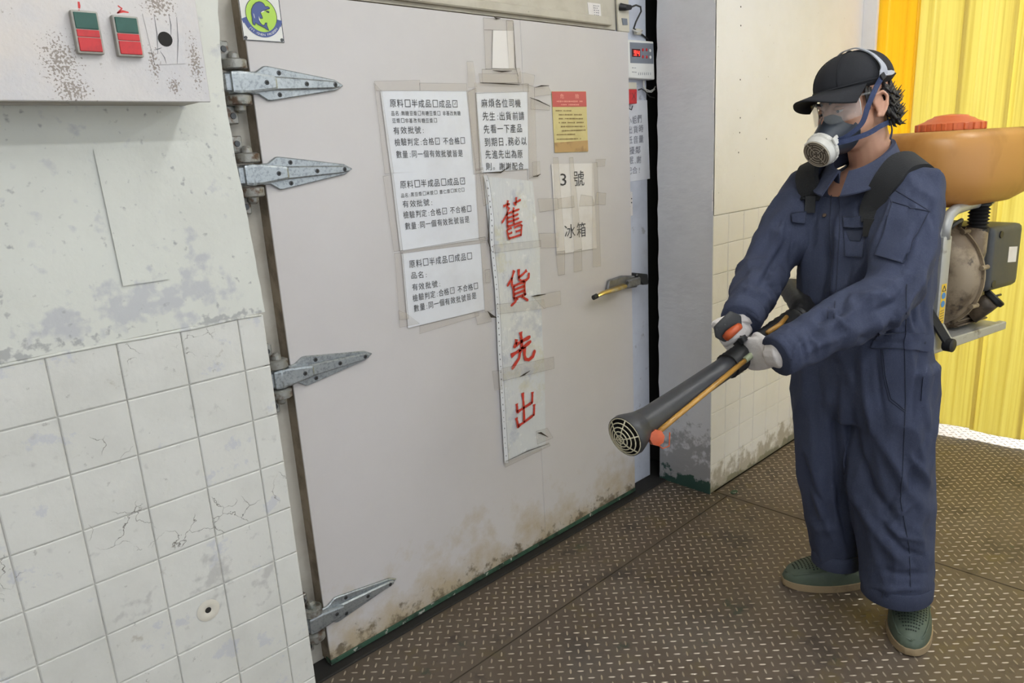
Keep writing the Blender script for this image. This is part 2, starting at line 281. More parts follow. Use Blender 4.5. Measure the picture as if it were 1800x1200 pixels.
# ------------------------------------------------------------------ mesh helpers
WLOC = {}
class G:
    """collects shapes; build() links them as ONE mesh object"""
    def __init__(self): self.v = []; self.f = []; self.mi = []; self.cur = 0
    def add(self, vs, fs):
        n = len(self.v); self.v += [tuple(float(c) for c in p) for p in vs]
        for f in fs: self.f.append([i + n for i in f]); self.mi.append(self.cur)
        return self
    def box(self, lo, hi):
        x0, y0, z0 = lo; x1, y1, z1 = hi
        return self.add([(x0,y0,z0),(x1,y0,z0),(x1,y1,z0),(x0,y1,z0),(x0,y0,z1),(x1,y0,z1),(x1,y1,z1),(x0,y1,z1)],
                        [(0,3,2,1),(4,5,6,7),(0,1,5,4),(1,2,6,5),(2,3,7,6),(3,0,4,7)])
    def obox(self, c, ax, ay, az, sx, sy, sz):
        c = np.array(c, float); ax, ay, az = [np.array(a, float) for a in (ax, ay, az)]
        vs = [c + ax * sx * i + ay * sy * j + az * sz * k for k in (-.5, .5) for i, j in ((-.5, -.5), (.5, -.5), (.5, .5), (-.5, .5))]
        return self.add(vs, [(0,3,2,1),(4,5,6,7),(0,1,5,4),(1,2,6,5),(2,3,7,6),(3,0,4,7)])
    def loft(self, rings, caps=True, closed=True):
        n = len(rings[0]); vs = [p for r in rings for p in r]; fs = []
        for i in range(len(rings) - 1):
            for j in range(n if closed else n - 1):
                k = (j + 1) % n
                fs.append((i*n + j, i*n + k, (i+1)*n + k, (i+1)*n + j))
        if caps: fs.append(tuple(range(n))[::-1]); fs.append(tuple((len(rings)-1)*n + j for j in range(n)))
        return self.add(vs, fs)
    def tube(self, pts, rad, n=10, caps=True, flat=None):
        pts = [np.array(p, float) for p in pts]
        if np.isscalar(rad): rad = [rad] * len(pts)
        rings = []; up = None
        for i, p in enumerate(pts):
            t = pts[min(i+1, len(pts)-1)] - pts[max(i-1, 0)]; t = t / (np.linalg.norm(t) + 1e-12)
            if up is None:
                a = np.array([0, 0, 1.0]) if abs(t[2]) < .9 else np.array([1.0, 0, 0])
                if flat is not None: a = np.array(flat[0], float)
                up = a - (a @ t) * t
            else: up = up - (up @ t) * t
            up = up / (np.linalg.norm(up) + 1e-12); sd = np.cross(t, up)
            k = flat[1] if flat is not None else 1.0
            rings.append([p + rad[i] * (math.cos(2*math.pi*j/n) * up * k + math.sin(2*math.pi*j/n) * sd) for j in range(n)])
        return self.loft(rings, caps)
    def lathe(self, o, axis, prof, n=24, caps=True):
        o = np.array(o, float); a = np.array(axis, float); a /= np.linalg.norm(a)
        t = np.array([0, 0, 1.0]) if abs(a[2]) < .9 else np.array([1.0, 0, 0])
        u = np.cross(a, t); u /= np.linalg.norm(u); w = np.cross(a, u)
        return self.loft([[o + a * h + r * (math.cos(2*math.pi*j/n) * u + math.sin(2*math.pi*j/n) * w) for j in range(n)] for h, r in prof], caps)
    def prism(self, poly, o, u, v, nrm, h):
        """2-D outline poly lifted to o + x u + y v, from 0 to h along nrm"""
        o, u, v, nrm = [np.array(a, float) for a in (o, u, v, nrm)]
        n = len(poly)
        b = [o + x*u + y*v for x, y in poly]; t = [p + nrm*h for p in b]
        fs = [tuple(range(n))[::-1], tuple(range(n, 2*n))] + [(i, (i+1) % n, n + (i+1) % n, n + i) for i in range(n)]
        return self.add(b + t, fs)
    def sphere(self, c, r, nu=12, nv=8, ax=None):
        c = np.array(c, float); r = np.array([r, r, r]) if np.isscalar(r) else np.array(r, float)
        A = np.eye(3) if ax is None else np.array(ax, float).T
        rings = []
        for i in range(nv + 1):
            th = math.pi * (i + 0.02 * (1 if i == 0 else -1 if i == nv else 0)) / nv
            rings.append([c + A @ (r * np.array([math.sin(th)*math.cos(2*math.pi*j/nu), math.sin(th)*math.sin(2*math.pi*j/nu), -math.cos(th)])) for j in range(nu)])
        return self.loft(rings, True)
    def build(self, name, m, parent=None, smooth=False, bevel=0.0, seg=1, sub=0):
        return mesh_obj(name, self.v, self.f, m, parent, smooth, bevel, seg, self.mi, sub)

def link(o, name_loc, parent):
    col.objects.link(o)
    if parent is not None:
        o.parent = parent; o.matrix_parent_inverse = Matrix.Translation(-Vector(WLOC[parent.name]))
    WLOC[o.name] = tuple(name_loc)

def mesh_obj(name, v, f, m, parent=None, smooth=False, bevel=0.0, seg=1, mi=None, sub=0):
    v = np.array(v, float)
    lo, hi = v.min(0), v.max(0); c = np.array([(lo[0]+hi[0])/2, (lo[1]+hi[1])/2, lo[2]])
    me = bpy.data.meshes.new(name); me.from_pydata((v - c).tolist(), [], f)
    for mm in (m if isinstance(m, (list, tuple)) else [m]): me.materials.append(M[mm] if isinstance(mm, str) else mm)
    if mi is not None and isinstance(m, (list, tuple)): me.polygons.foreach_set('material_index', mi)
    bm = bmesh.new(); bm.from_mesh(me)
    bmesh.ops.recalc_face_normals(bm, faces=bm.faces)
    if bevel:
        ed = [e for e in bm.edges if len(e.link_faces) == 2 and e.calc_face_angle(0) > 0.5]
        bmesh.ops.bevel(bm, geom=ed, offset=bevel, segments=seg, profile=0.6, affect='EDGES', clamp_overlap=True)
    if sub:
        for _ in range(sub): bmesh.ops.subdivide_edges(bm, edges=bm.edges[:], cuts=1, use_grid_fill=True, smooth=1.0)
    bm.to_mesh(me); bm.free()
    if smooth:
        for p in me.polygons: p.use_smooth = True
        if smooth != 'all': me.set_sharp_from_angle(angle=math.radians(38 if smooth is True else smooth))
    o = bpy.data.objects.new(name, me); o.location = c
    link(o, c, parent)
    return o

def inst(name, me, loc, parent, rotz=0.0):
    o = bpy.data.objects.new(name, me); o.location = loc; o.rotation_euler[2] = rotz
    link(o, loc, parent); return o

def empty(name, loc, label=None, cat=None, group=None, kind=None, parent=None):
    o = bpy.data.objects.new(name, None); o.empty_display_size = .05; o.location = loc
    link(o, loc, parent); tag(o, label, cat, group, kind); return o

def tag(o, label=None, cat=None, group=None, kind=None):
    if label: o['label'] = label
    if cat: o['category'] = cat
    if group: o['group'] = group
    if kind: o['kind'] = kind
    return o

# flat lettering -------------------------------------------------------------
_glyph = {}
def glyph(ch):
    if ch not in _glyph:
        cu = bpy.data.curves.new('glyph', 'FONT'); cu.body = ch; cu.size = 1.0; cu.resolution_u = 2
        ob = bpy.data.objects.new('glyph', cu); col.objects.link(ob)
        dg = bpy.context.evaluated_depsgraph_get(); me = bpy.data.meshes.new_from_object(ob.evaluated_get(dg))
        vs = np.array([v.co[:2] for v in me.vertices]).reshape(-1, 2); fs = [tuple(p.vertices) for p in me.polygons]
        bpy.data.objects.remove(ob); bpy.data.curves.remove(cu); bpy.data.meshes.remove(me)
        _glyph[ch] = (vs, fs)
    return _glyph[ch]
def is_cjk(ch): return ord(ch) > 0x2E00
SQ = '\u25a1'
def put_line(g, s, p0, p1, h, plane_n=(0, -1, 0), off=0.0006, slant=0.0, jit=0.02, up=(0, 0, 1)):
    """a line of characters from p0 (baseline left) to p1 (baseline right), character height h"""
    p0, p1 = np.array(p0, float), np.array(p1, float); n = np.array(plane_n, float); up = np.array(up, float)
    wid = [1.0 if (is_cjk(c) or c == SQ) else .45 for c in s]; tot = sum(wid); U = (p1 - p0) / tot
    x = 0.0
    for c, w in zip(s, wid):
        if c == ' ': x += w; continue
        if c == SQ:
            t = .07; a0, a1, b0, b1 = .12, .88, -.02, .78
            for q in (((a0,b0),(a1,b0+t)), ((a0,b1-t),(a1,b1)), ((a0,b0+t),(a0+t,b1-t)), ((a1-t,b0+t),(a1,b1-t))):
                (xa, ya), (xb, yb) = q
                g.add([p0 + U*(x + X) + up*h*Y*1.05 + n*off for X, Y in ((xa,ya),(xb,ya),(xb,yb),(xa,yb))], [(0,1,2,3)])
        else:
            vs, fs = glyph(c)
            if len(vs):
                sc = w / max(.3, 1.0) if is_cjk(c) else .8
                jx, jy = random.uniform(-jit, jit), random.uniform(-jit, jit)
                cx = 0.0 if is_cjk(c) else (w - (vs[:,0].max() + vs[:,0].min())*.8) / 2
                g.add([p0 + U*(x + cx + jx + (vx*.92 if is_cjk(c) else vx*.8) + slant*vy) + up*h*(vy*1.0 + jy + slant*vx*.3) + n*off for vx, vy in vs], fs)
        x += w

def stroke(g, pts, w, o, u, v, n, off):
    """brush stroke: polyline with its own width at each point, flat on the plane o,u,v"""
    P = np.array(pts, float); W = w if hasattr(w, '__len__') else [w]*len(P)
    L, Rr = [], []
    for i in range(len(P)):
        t = P[min(i+1, len(P)-1)] - P[max(i-1, 0)]; t /= np.linalg.norm(t) + 1e-9
        q = np.array([-t[1], t[0]]) * W[i] / 2
        L.append(P[i] + q); Rr.append(P[i] - q)
    vs = [o + a[0]*u + a[1]*v + n*off for a in L + Rr]; m = len(P)
    g.add(vs, [(i, i+1, m+i+1, m+i) for i in range(m-1)])
# ================================================================== the setting
def jag(x0, z0, z1, amp, step=.03, sgn=1):
    n = max(2, int((z1 - z0) / step)); return [(x0 + random.uniform(-amp, amp), z0 + (z1 - z0) * i / n) for i in range(n + 1)]

# floor: steel tread plates on a slab, open gaps between the plates -----------------
floor = G().box((-4, -3.2, -.06), (4.6, 2.4, -.0075)).build('floor', 'dark')
tag(floor, 'brown grimy steel tread plate floor of the loading bay', 'floor', kind='structure')
plates = [(-2.0, -3.0, 2.657, 1.5025), (2.663, -3.0, 4.35, 1.566), (.70, 1.5075, 2.657, 1.797)]
def lugs(x0, y0, x1, y1):
    q = .0299; ox, oy = 1.9722, 1.2528; c = math.sqrt(.5)
    e1 = np.array([c, -c]); e2 = np.array([-c, -c]); g = G()
    L, W, H = .0118, .0030, .0017
    R_ = int(max(x1 - x0, y1 - y0) / q) + 4
    cx, cy = (x0 + x1)/2, (y0 + y1)/2
    d = np.array([cx - ox, cy - oy]); i0, j0 = int(round(d @ e1 / q)), int(round(d @ e2 / q))
    for i in range(i0 - R_, i0 + R_):
        for j in range(j0 - R_, j0 + R_):
            p = np.array([ox, oy]) + e1*q*i + e2*q*j
            if not (x0 + .014 < p[0] < x1 - .014 and y0 + .014 < p[1] < y1 - .014): continue
            # keep the part of the floor that the bay in view can show
            if p[0]*.664 + p[1]*.706 < 1.15: continue
            a, b = (e1, e2) if (i + j) % 2 == 0 else (e2, e1)
            pts = [p + a*L, p + a*L*.45 + b*W, p - a*L*.45 + b*W, p - a*L, p - a*L*.45 - b*W, p + a*L*.45 - b*W, p + a*L*.6, p - a*L*.6]
            z = [-.0002]*6 + [H, H]
            g.add([(u[0], u[1], k) for u, k in zip(pts, z)], [(0,1,6), (1,2,7,6), (2,3,7), (3,4,7), (4,5,6,7), (5,0,6)])
    return g
for (x0, y0, x1, y1) in plates:
    pl = G().box((x0, y0, -.0075), (x1, y1, 0)).build('floor_plate', 'steel', floor)
    g = lugs(x0, y0, x1, y1)
    if g.v: tag(g.build('tread_lugs', 'lug', pl, smooth=False), kind='stuff')

ground = G().box((4.6, -8, -.08), (16, 8, -.012)).build('floor_outside', 'ground')
tag(ground, 'pale concrete yard outside the curtain', 'ground', kind='structure')

# wall_left -----------------------------------------------------------------------
wl = G().box((-4, YW + .003, 0), (.688, 2.3, 3.0)).build('wall_left', 'joint')
tag(wl, 'white painted wall with tiled lower half left of the door', 'wall', kind='structure')
ZT = 1.183
g = G(); ed = [(float(np.interp(z, [1.18, 1.3, 1.45, 1.54, 1.68, 1.78, 1.85, 2.2], [.711, .706, .700, .693, .690, .698, .706, .709])) + random.uniform(-.0012, .0012), z) for z in np.arange(ZT + .004, 3.001, .03)]
g.prism([(-4, ZT + .004)] + ed + [(-4, 3.0)], (0, YW - .001, 0), (1, 0, 0), (0, 0, 1), (0, 1, 0), .006)
g.build('plaster_panel', 'plaster', wl)
g = G(); g.tube([(-1.2 + .05*i, YW - .0005, ZT + random.uniform(-.0015, .0015)) for i in range(39)], [.0042 + random.uniform(-.001, .001) for _ in range(39)], 6)
g.build('plaster_ridge', 'plaster', wl, smooth='all')
def tile_mesh(w, h, m, t=.0055, c=.0022):
    b, f_ = (0, t), None
    vs = [(0,t,0),(w,t,0),(w,t,h),(0,t,h),(0,c*.6,0),(w,c*.6,0),(w,c*.6,h),(0,c*.6,h),(c,0,c),(w-c,0,c),(w-c,0,h-c),(c,0,h-c)]
    fs = [(0,1,5,4),(1,2,6,5),(2,3,7,6),(3,0,4,7),(4,5,9,8),(5,6,10,9),(6,7,11,10),(7,4,8,11),(8,9,10,11)]
    me = bpy.data.meshes.new('wall_tile'); me.from_pydata(vs, [], fs); me.materials.append(M[m]); me.update()
    bm = bmesh.new(); bm.from_mesh(me); bmesh.ops.recalc_face_normals(bm, faces=bm.faces)
    # open back: make sure the front looks at the camera side
    for f in bm.faces:
        if abs(f.normal.y) > .9 and f.normal.y > 0: bmesh.ops.reverse_faces(bm, faces=bm.faces[:]); break
    bm.to_mesh(me); bm.free(); return me
def tile_field(wall, xs, zs, y, m, gap):
    cache = {}
    for k in range(len(zs) - 1):
        z1, z0 = zs[k], zs[k+1]
        for i in range(len(xs) - 1):
            w, h = round(xs[i+1] - xs[i] - gap, 4), round(z1 - z0 - gap, 4)
            if (w, h) not in cache: cache[(w, h)] = tile_mesh(w, h, m)
            inst('wall_tile', cache[(w, h)], (xs[i] + gap/2, y + random.uniform(-.0006, .0006), z0 + gap/2), wall)
tile_field(wl, [-.48 + .125*i for i in range(10)] + [.706], [ZT - .1206*k for k in range(10)] + [.001], YW - .0005, 'tile', .0024)
hole = on(366, 1072, 1, YW)
G().lathe(hole + np.array([0, -.0012, 0]), (0, -1, 0), [(0, .026), (.0012, .022), (.0022, .014), (-.001, .007)], 16, caps=False).build('chipped_rim', 'foam', wl, smooth='all')
G().lathe(hole + np.array([0, .001, 0]), (0, -1, 0), [(-.002, .001), (.0012, .0075)], 12).build('drilled_hole', 'dark', wl)

# wall_right ----------------------------------------------------------------------
XR = 2.622
wr = G().box((XR + .004, YW + .004, 0), (4.30, 1.835, 3.0)).build('wall_right', 'joint')
tag(wr, 'cream painted wall with a grey painted door reveal behind the worker', 'wall', kind='structure')
g = G(); g.prism([(2.6225, 1.222)] + [(XR + random.uniform(-.002, .003), 1.222 + 1.778*i/60) for i in range(61)] + [(4.30, 3.0), (4.30, 1.222)], (0, YW - .001, 0), (1, 0, 0), (0, 0, 1), (0, 1, 0), .006)
g.build('plaster_panel', 'wall_warm', wr)
g = G(); g.prism([(YW - .001, 0), (YW - .001, 3.0)] + [(1.835 + random.uniform(-.003, .003), 3.0 - 3.0*i/70) for i in range(71)], (XR, 0, 0), (0, 1, 0), (0, 0, 1), (1, 0, 0), .006)
g.build('reveal_face', 'wall_grey', wr)
G().box((2.78, 1.834, 0), (4.30, 2.3, 3.0)).build('sun_leak_block', 'dark', wr)  # unseen box added to stop sun leaking in behind the wall
tile_field(wr, [2.6235] + [2.745 + .125*i for i in range(13)], [1.2185 - .1206*k for k in range(10)] + [.001], YW - .0005, 'wall_warm', .0016)

# frame of the cold room door ------------------------------------------------------
t = tag(G().box((.55, 1.885, 0), (.93, 1.97, 2.02)).build('trim_1', 'jamb', bevel=.004), 'beige door jamb on the hinge side', 'door jamb', kind='structure')
t = tag(G().box((2.34, 1.885, 0), (2.62, 1.97, 2.15)).build('trim_2', 'jamb_r', bevel=.004), 'bluish white door jamb on the latch side', 'door jamb', kind='structure')
hd = tag(G().box((.55, 1.872, 1.945), (2.405, 1.97, 3.0)).build('trim_3', 'header'), 'grey beige header panel above the door', 'door header', kind='structure')
G().box((.88, 1.852, 1.955), (2.36, 1.8722, 1.985)).build('ledge', 'header', hd, bevel=.004)
G().box((2.405, 1.868, 2.15), (2.62, 1.97, 3.0)).build('side_panel', 'header', hd)
tag(G().box((.5, 2.0, 0), (2.9, 2.1, 3.0)).build('wall_back', 'dark'), 'dark cold room wall behind the door frame', 'wall', kind='structure')
tag(G().box((.712, 1.797, -.007), (2.62, 1.885, .007)).build('trim_4', 'dark', bevel=.002), 'dark threshold strip under the door', 'threshold', kind='structure')

# added roof and far wall holding back light, and the end wall above the curtain ----------------------------------
tag(G().box((-4, -2.4, 3.0), (4.6, 2.4, 3.12)).build('ceiling', 'ceiling'), 'unseen flat roof added over the loading bay to limit top light', 'ceiling', kind='structure')  # out of view, added to keep top light off the bay
tag(G().box((-4.15, -2.4, 0), (-4.0, 2.3, 3.0)).build('wall_light_block', 'plaster'), 'unseen plain white wall added to block light from the far end', 'wall', kind='structure')  # out of view, added to cut side light and make it directional
ew = tag(G().box((4.10, -2.4, 2.42), (4.30, 1.571, 3.0)).build('wall_end', 'wall_warm'), 'wall over the yellow strip curtain', 'wall', kind='structure')

tag(G().box((4.0, 1.503, 0), (4.12, 1.571, 2.6)).build('trim_5', 'wall_warm', bevel=.003), 'narrow cream post between wall and curtain', 'post', kind='structure')

def lamp(x, y, z, along):
    L = 1.2; r = empty('fluorescent_lamp', (x, y, z))
    u = np.array([1, 0, 0]) if along == 'x' else np.array([0, 1, 0]); w = np.array([u[1], u[0], 0]); c = np.array([x, y, z])
    G().obox(c + [0, 0, .03], u, w, (0, 0, 1), L + .06, .16, .05).build('housing', 'white_pl', r, bevel=.006)
    for s in (-1, 1):
        G().tube([c + u*L/2*k + w*.045*s + [0, 0, -.012] for k in (-1, 1)], .013, 10).build('lamp_tube', 'tube_lamp', r, smooth=True)
    return r
tag(lamp(1.27, .17, 2.92, 'y'), 'twin tube ceiling lamp over the front of the door', 'lamp', 'ceiling lamps')
tag(lamp(3.05, -.35, 2.92, 'y'), 'unseen twin tube lamp added near the curtain to brighten the cream wall', 'lamp', 'ceiling lamps')  # unseen lamp added to brighten the right wall
tag(lamp(.2, -.9, 2.92, 'x'), 'twin tube ceiling lamp further from the door', 'lamp', 'ceiling lamps')

# ================================================================== the cold room door
X0, X1, ZB, ZTOP = .878, 2.425, .016, 1.932
door = empty('door_1', (1.65, 1.86, ZB), 'pale grey insulated cold room door with four strap hinges', 'door', kind='structure')
xs = dr(957, 900)[0]
G().box((X0 + .002, YD + .0045, ZB), (X1 - .002, YD + .07, ZTOP)).build('door_core', 'door_edge', door)
G().box((X0, YD, ZB + .012), (xs - .0004, YD + .006, ZTOP)).build('door_skin', 'door', door, bevel=.0012)
G().box((xs + .0004, YD, ZB + .012), (X1, YD + .006, ZTOP)).build('door_skin', 'door', door, bevel=.0012)
G().box((X0 - .001, YD - .002, ZB - .004), (X1, YD + .03, ZB + .012)).build('bottom_strip', 'green_paint', door, bevel=.001)
g = G()
for k in range(24):
    z = ZB + .05 + k*.08; g.box((X0 - .003 + random.uniform(-.001, .001), YD + .062, z), (X0 + .004, YD + .068, z + random.uniform(.02, .075)))
g.build('gasket', 'jamb', door)

def hinge(zc):
    h = empty('hinge', (X0, YD, zc - .06), parent=door)
    y0 = YD - .006
    pl = [(.868, -.027), (.888, -.027), (.912, -.042), (.922, -.042), (1.112, -.014), (1.138, 0), (1.112, .014), (.922, .042), (.912, .042), (.888, .027), (.868, .027)]
    G().prism(pl, (0, YD, zc), (1, 0, 0), (0, 0, 1), (0, -1, 0), .009).build('strap', 'zinc', h, bevel=.0025)
    pl2 = [(.80, -.022), (.85, -.0245), (.90, -.0185), (1.10, -.0105), (1.122, -.006), (1.122, .006), (1.10, .0105), (.90, .0185), (.85, .0245), (.80, .022)]
    G().prism(pl2, (0, YD - .008, zc), (1, 0, 0), (0, 0, 1), (0, -1, 0), .011).build('strap_rib', 'zinc', h, bevel=.004)
    G().prism([(.816, -.0255), (.86, -.0255), (.925, -.0175), (.935, -.014), (.935, .014), (.925, .0175), (.86, .0255), (.816, .0255)], (0, YD - .004, zc), (1, 0, 0), (0, 0, 1), (0, -1, 0), .023).build('shank', 'zinc', h, bevel=.006, seg=2)
    G().lathe((.838, YD - .004, zc - .026), (0, 0, 1), [(0, .022), (.004, .0235), (.048, .0235), (.052, .022)], 16).build('barrel', 'zinc', h, smooth=True)
    for s in (-1, 1):
        G().lathe((.835, YD - .008, zc + s*.042 - .0125), (0, 0, 1), [(0, .026), (.003, .031), (.022, .031), (.025, .025)], 14).build('knuckle', 'zinc_old', h, smooth=True)
        G().lathe((.835, YD - .010, zc + s*.060), (0, 0, s), [(-.006, .014), (.006, .013), (.012, .007)], 10).build('pin_end', 'zinc_old', h, smooth=True)
        G().box((.735, YD + .0, zc + s*.075 - .022), (.832, YD + .056, zc + s*.075 + .022)).build('wall_plate', 'zinc_old', h, bevel=.003)
        G().lathe((.818, YD + .0005, zc + s*.078), (0, -1, 0), [(0, .008), (.003, .007)], 10).build('plate_screw', 'screw', h)
    for (sx, sz, yy) in ((.95, .026, .009), (.945, -.027, .009), (.905, 0, .0268), (1.02, 0, .019), (1.105, 0, .0185)):
        G().lathe((sx, YD - yy + .0008, zc + sz), (0, -1, 0), [(0, .0062), (.0015, .0062), (.0022, .0045)], 12).build('screw', 'screw', h)
        G().lathe((sx, YD - yy - .0012, zc + sz), (0, -1, 0), [(0, .0036), (.0006, .0036)], 4).build('screw_slot', 'dark', h)
    return h
for zc in (1.711, 1.489, .950, .190): hinge(zc)

# latch with brass lever -------------------------------------------------------------
lt = empty('latch', tuple(dr(1110, 500)), parent=door)
tag(lt, 'worn chrome latch with a brass lever')
a = dr(1064, 507); b = dr(1106, 489); b2 = dr(1109, 505); c = dr(1073, 514)
def dq(pts): return [(p[0], p[2]) for p in pts]
G().prism(dq([dr(1062, 512), dr(1066, 492), dr(1090, 484), dr(1112, 484), dr(1116, 504)]), (0, YD, 0), (1, 0, 0), (0, 0, 1), (0, -1, 0), .016).build('latch_body', 'chrome', lt, bevel=.004)
G().obox((dr(1098, 497) + dr(1112, 494))/2 - np.array([0, .018, 0]), (1, 0, .03), (0, 1, 0), (0, 0, 1), .085, .03, .034).build('latch_case', 'chrome', lt, bevel=.005)
g = G(); g.tube([dr(1046, 522, .045), dr(1060, 515, .05), dr(1080, 509, .045), dr(1096, 503, .03)], [.008, .013, .018, .018], 8, flat=((0, 0, 1), .6)); g.build('lever', 'brass', lt, smooth=True)
G().tube([dr(1043, 523, .045), dr(1049, 520, .0455)], [.010, .0105], 8).build('lever_tip', 'black_pl', lt, smooth=True)
G().prism(dq([dr(1110, 484), dr(1113, 479), dr(1131, 481), dr(1132, 499), dr(1122, 500)]), (0, YD + .02, 0), (1, 0, 0), (0, 0, 1), (0, -1, 0), .045).build('strike', 'black_pl', lt, bevel=.004)
G().lathe(dr(1103, 497, .033), (0, -1, 0), [(0, .007), (.003, .006)], 10).build('lock_screw', 'screw', lt)
# ================================================================== papers and signs on the door
def Zc(x0, y0, k): return lambda x, y: (x0 + x*k, y0 + y*k)
Z2 = Zc(640, 130, .15); Z3 = Zc(810, 130, 1/6); Z4 = Zc(640, 280, .28889); Z5 = Zc(640, 560, .28889)
def quad_grid(q, y, n=8, m=8, wob=0.0, thick=.0006, key=0):
    """thin sheet between four corner points lying on the plane y, slightly wavy"""
    q = [np.array(p, float) for p in q]; vs = []; fs = []
    for s in (0, 1):
        for i in range(n + 1):
            for j in range(m + 1):
                a, b = i/n, j/m
                p = (q[0]*(1-b) + q[1]*b)*(1-a) + (q[3]*(1-b) + q[2]*b)*a
                w = wob * (mnoise.noise(Vector((p[0]*9 + key, p[2]*9, key))) * .5 + .5)
                vs.append((p[0], y - w + s*thick, p[2]))
    k = (n+1)*(m+1)
    for i in range(n):
        for j in range(m):
            a = i*(m+1) + j; fs.append((a, a+1, a+m+2, a+m+1)); fs.append((k+a, k+a+m+1, k+a+m+2, k+a+1))
    bd = [j for j in range(m+1)] + [i*(m+1)+m for i in range(1, n+1)] + [n*(m+1)+j for j in range(m-1, -1, -1)] + [i*(m+1) for i in range(n-1, 0, -1)]
    for i in range(len(bd)): a, b = bd[i], bd[(i+1) % len(bd)]; fs.append((b, a, a+k, b+k))
    return vs, fs
def sheet(name, pxq, off, m, parent=None, wob=0.0, n=6, key=0, pl=None):
    q = [dr(*p) if pl is None else on(p[0], p[1], 1, pl) for p in pxq]; g = G()
    g.add(*quad_grid(q, (YD if pl is None else pl) - off, n, n, wob, .0006, key)); return g.build(name, m, parent, smooth=30 if wob else False)
def lines(name, L, off, parent, ink='ink', pl=None, jit=.02):
    g = G()
    for s, a, b, hpx in L:
        f = (lambda x, y: dr(x, y)) if pl is None else (lambda x, y: on(x, y, 1, pl))
        p0, p1 = f(*a), f(*b); mid = ((a[0]+b[0])/2, (a[1]+b[1])/2)
        h = abs(f(mid[0], mid[1])[2] - f(mid[0], mid[1] - hpx)[2]) / .82
        for p in (p0, p1): p[1] = (YD if pl is None else pl) - off
        put_line(g, s, p0, p1, h, off=0.0, jit=jit)
    return g.build(name, ink, parent)
def tape(q, off, parent, edge=.0010, pl=None, name='tape'):
    y = (YD if pl is None else pl) - off
    P = [np.array((dr(*p) if pl is None else on(p[0], p[1], 1, pl)), float) for p in q]; c = sum(P)/4
    g = G(); vo = []; vi = []
    for i in range(4):
        e1 = P[(i+1) % 4] - P[i]; e2 = P[i-1] - P[i]; e1 /= np.linalg.norm(e1); e2 /= np.linalg.norm(e2)
        vo.append((P[i][0], y, P[i][2])); k = P[i] + (e1 + e2)*edge*random.uniform(.5, 1.3); vi.append((k[0], y, k[2]))
    g.cur = 1; g.add(vo + vi, [(i, (i+1) % 4, 4 + (i+1) % 4, 4 + i) for i in range(4)])
    g.cur = 0; g.add(vi, [(0, 1, 2, 3)])
    return g.build(name, ['tape', 'tape_edge'], parent)
def tick(g, px, py, s, off):
    o = dr(px, py); o[1] = YD - off
    stroke(g, [(-.35*s, .1*s), (-.05*s, -.35*s), (.4*s, .55*s)], [.14*s, .2*s, .1*s], o, np.array([1., 0, 0]), np.array([0, 0, 1.]), np.array([0, -1., 0]), 0)

GF = 'inspection forms taped on the door'
def form(name_label, corners, L, ticks, key, tapes, base_off):
    r = empty('paper_form', tuple(dr(*corners[3])), name_label, 'paper', GF)
    sheet('sheet', corners, base_off + .0035, 'paper', r, .0016, 8, key)
    lines('printed_text', L, base_off + .0056, r)
    for (x, y, s) in ticks:
        g = G(); tick(g, x, y, s, base_off + .0058); g.build('tick_mark', 'ink', r)
    for i, t in enumerate(tapes): tape(t, base_off + .0060 + .0003*i, r)
    return r
f1 = [(667, 160), (818, 160), (832, 297), (686, 304)]
form('topmost white inspection form, with two lines of small print', f1, [
    ('原料□半成品□成品□', Z2(290, 385), Z2(1092, 390), 12.5), ('品名:無糖豆漿□有糖豆漿□ 非基改無糖', Z2(305, 485), Z2(1122, 484), 7.4),
    ('豆漿□非基改有糖豆漿□', Z2(318, 572), Z2(848, 568), 7.4), ('有效批號:', Z2(332, 700), Z2(700, 690), 11.5),
    ('檢驗判定:合格□ 不合格□', Z2(348, 838), Z2(1178, 815), 11.5), ('數量:同一個有效批號皆是', Z2(366, 980), Z2(1152, 962), 11.5)],
    [(*Z2(1050, 350), .010), (*Z2(840, 795), .006)], 1,
    [[(656, 143), (736, 141), (736, 160), (659, 160)], [(735, 146), (818, 147), (819, 161), (736, 160)], [(655, 146), (669, 161), (690, 305), (674, 306)], [(818, 160), (832, 156), (846, 298), (834, 300)]], 0.0)
f2 = [Z4(160, 85), Z4(665, 55), Z4(692, 488), Z4(215, 558)]
form('middle white inspection form, with one line of small print', f2, [
    ('原料□半成品□成品□', Z4(213, 175), Z4(612, 150), 12), ('品名:黑豆漿□米漿□ 薏仁漿□其它□', Z4(217, 232), Z4(606, 194), 6.6),
    ('有效批號:', Z4(228, 290), Z4(414, 277), 11), ('檢驗判定:合格□ 不合格□', Z4(232, 358), Z4(650, 315), 11), ('數量:同一個有效批號皆是', Z4(243, 426), Z4(638, 380), 11)],
    [(*Z4(592, 130), .010), (*Z4(482, 316), .007)], 2,
    [[(671, 310), (689, 306), (706, 440), (690, 442)], [(834, 297), (847, 294), (856, 418), (840, 422)], [Z4(215, 555), Z4(730, 470), Z4(730, 505), Z4(215, 572)]], .0004)
f3 = [Z4(222, 575), Z4(702, 513), Z4(728, 912), Z4(262, 1025)]
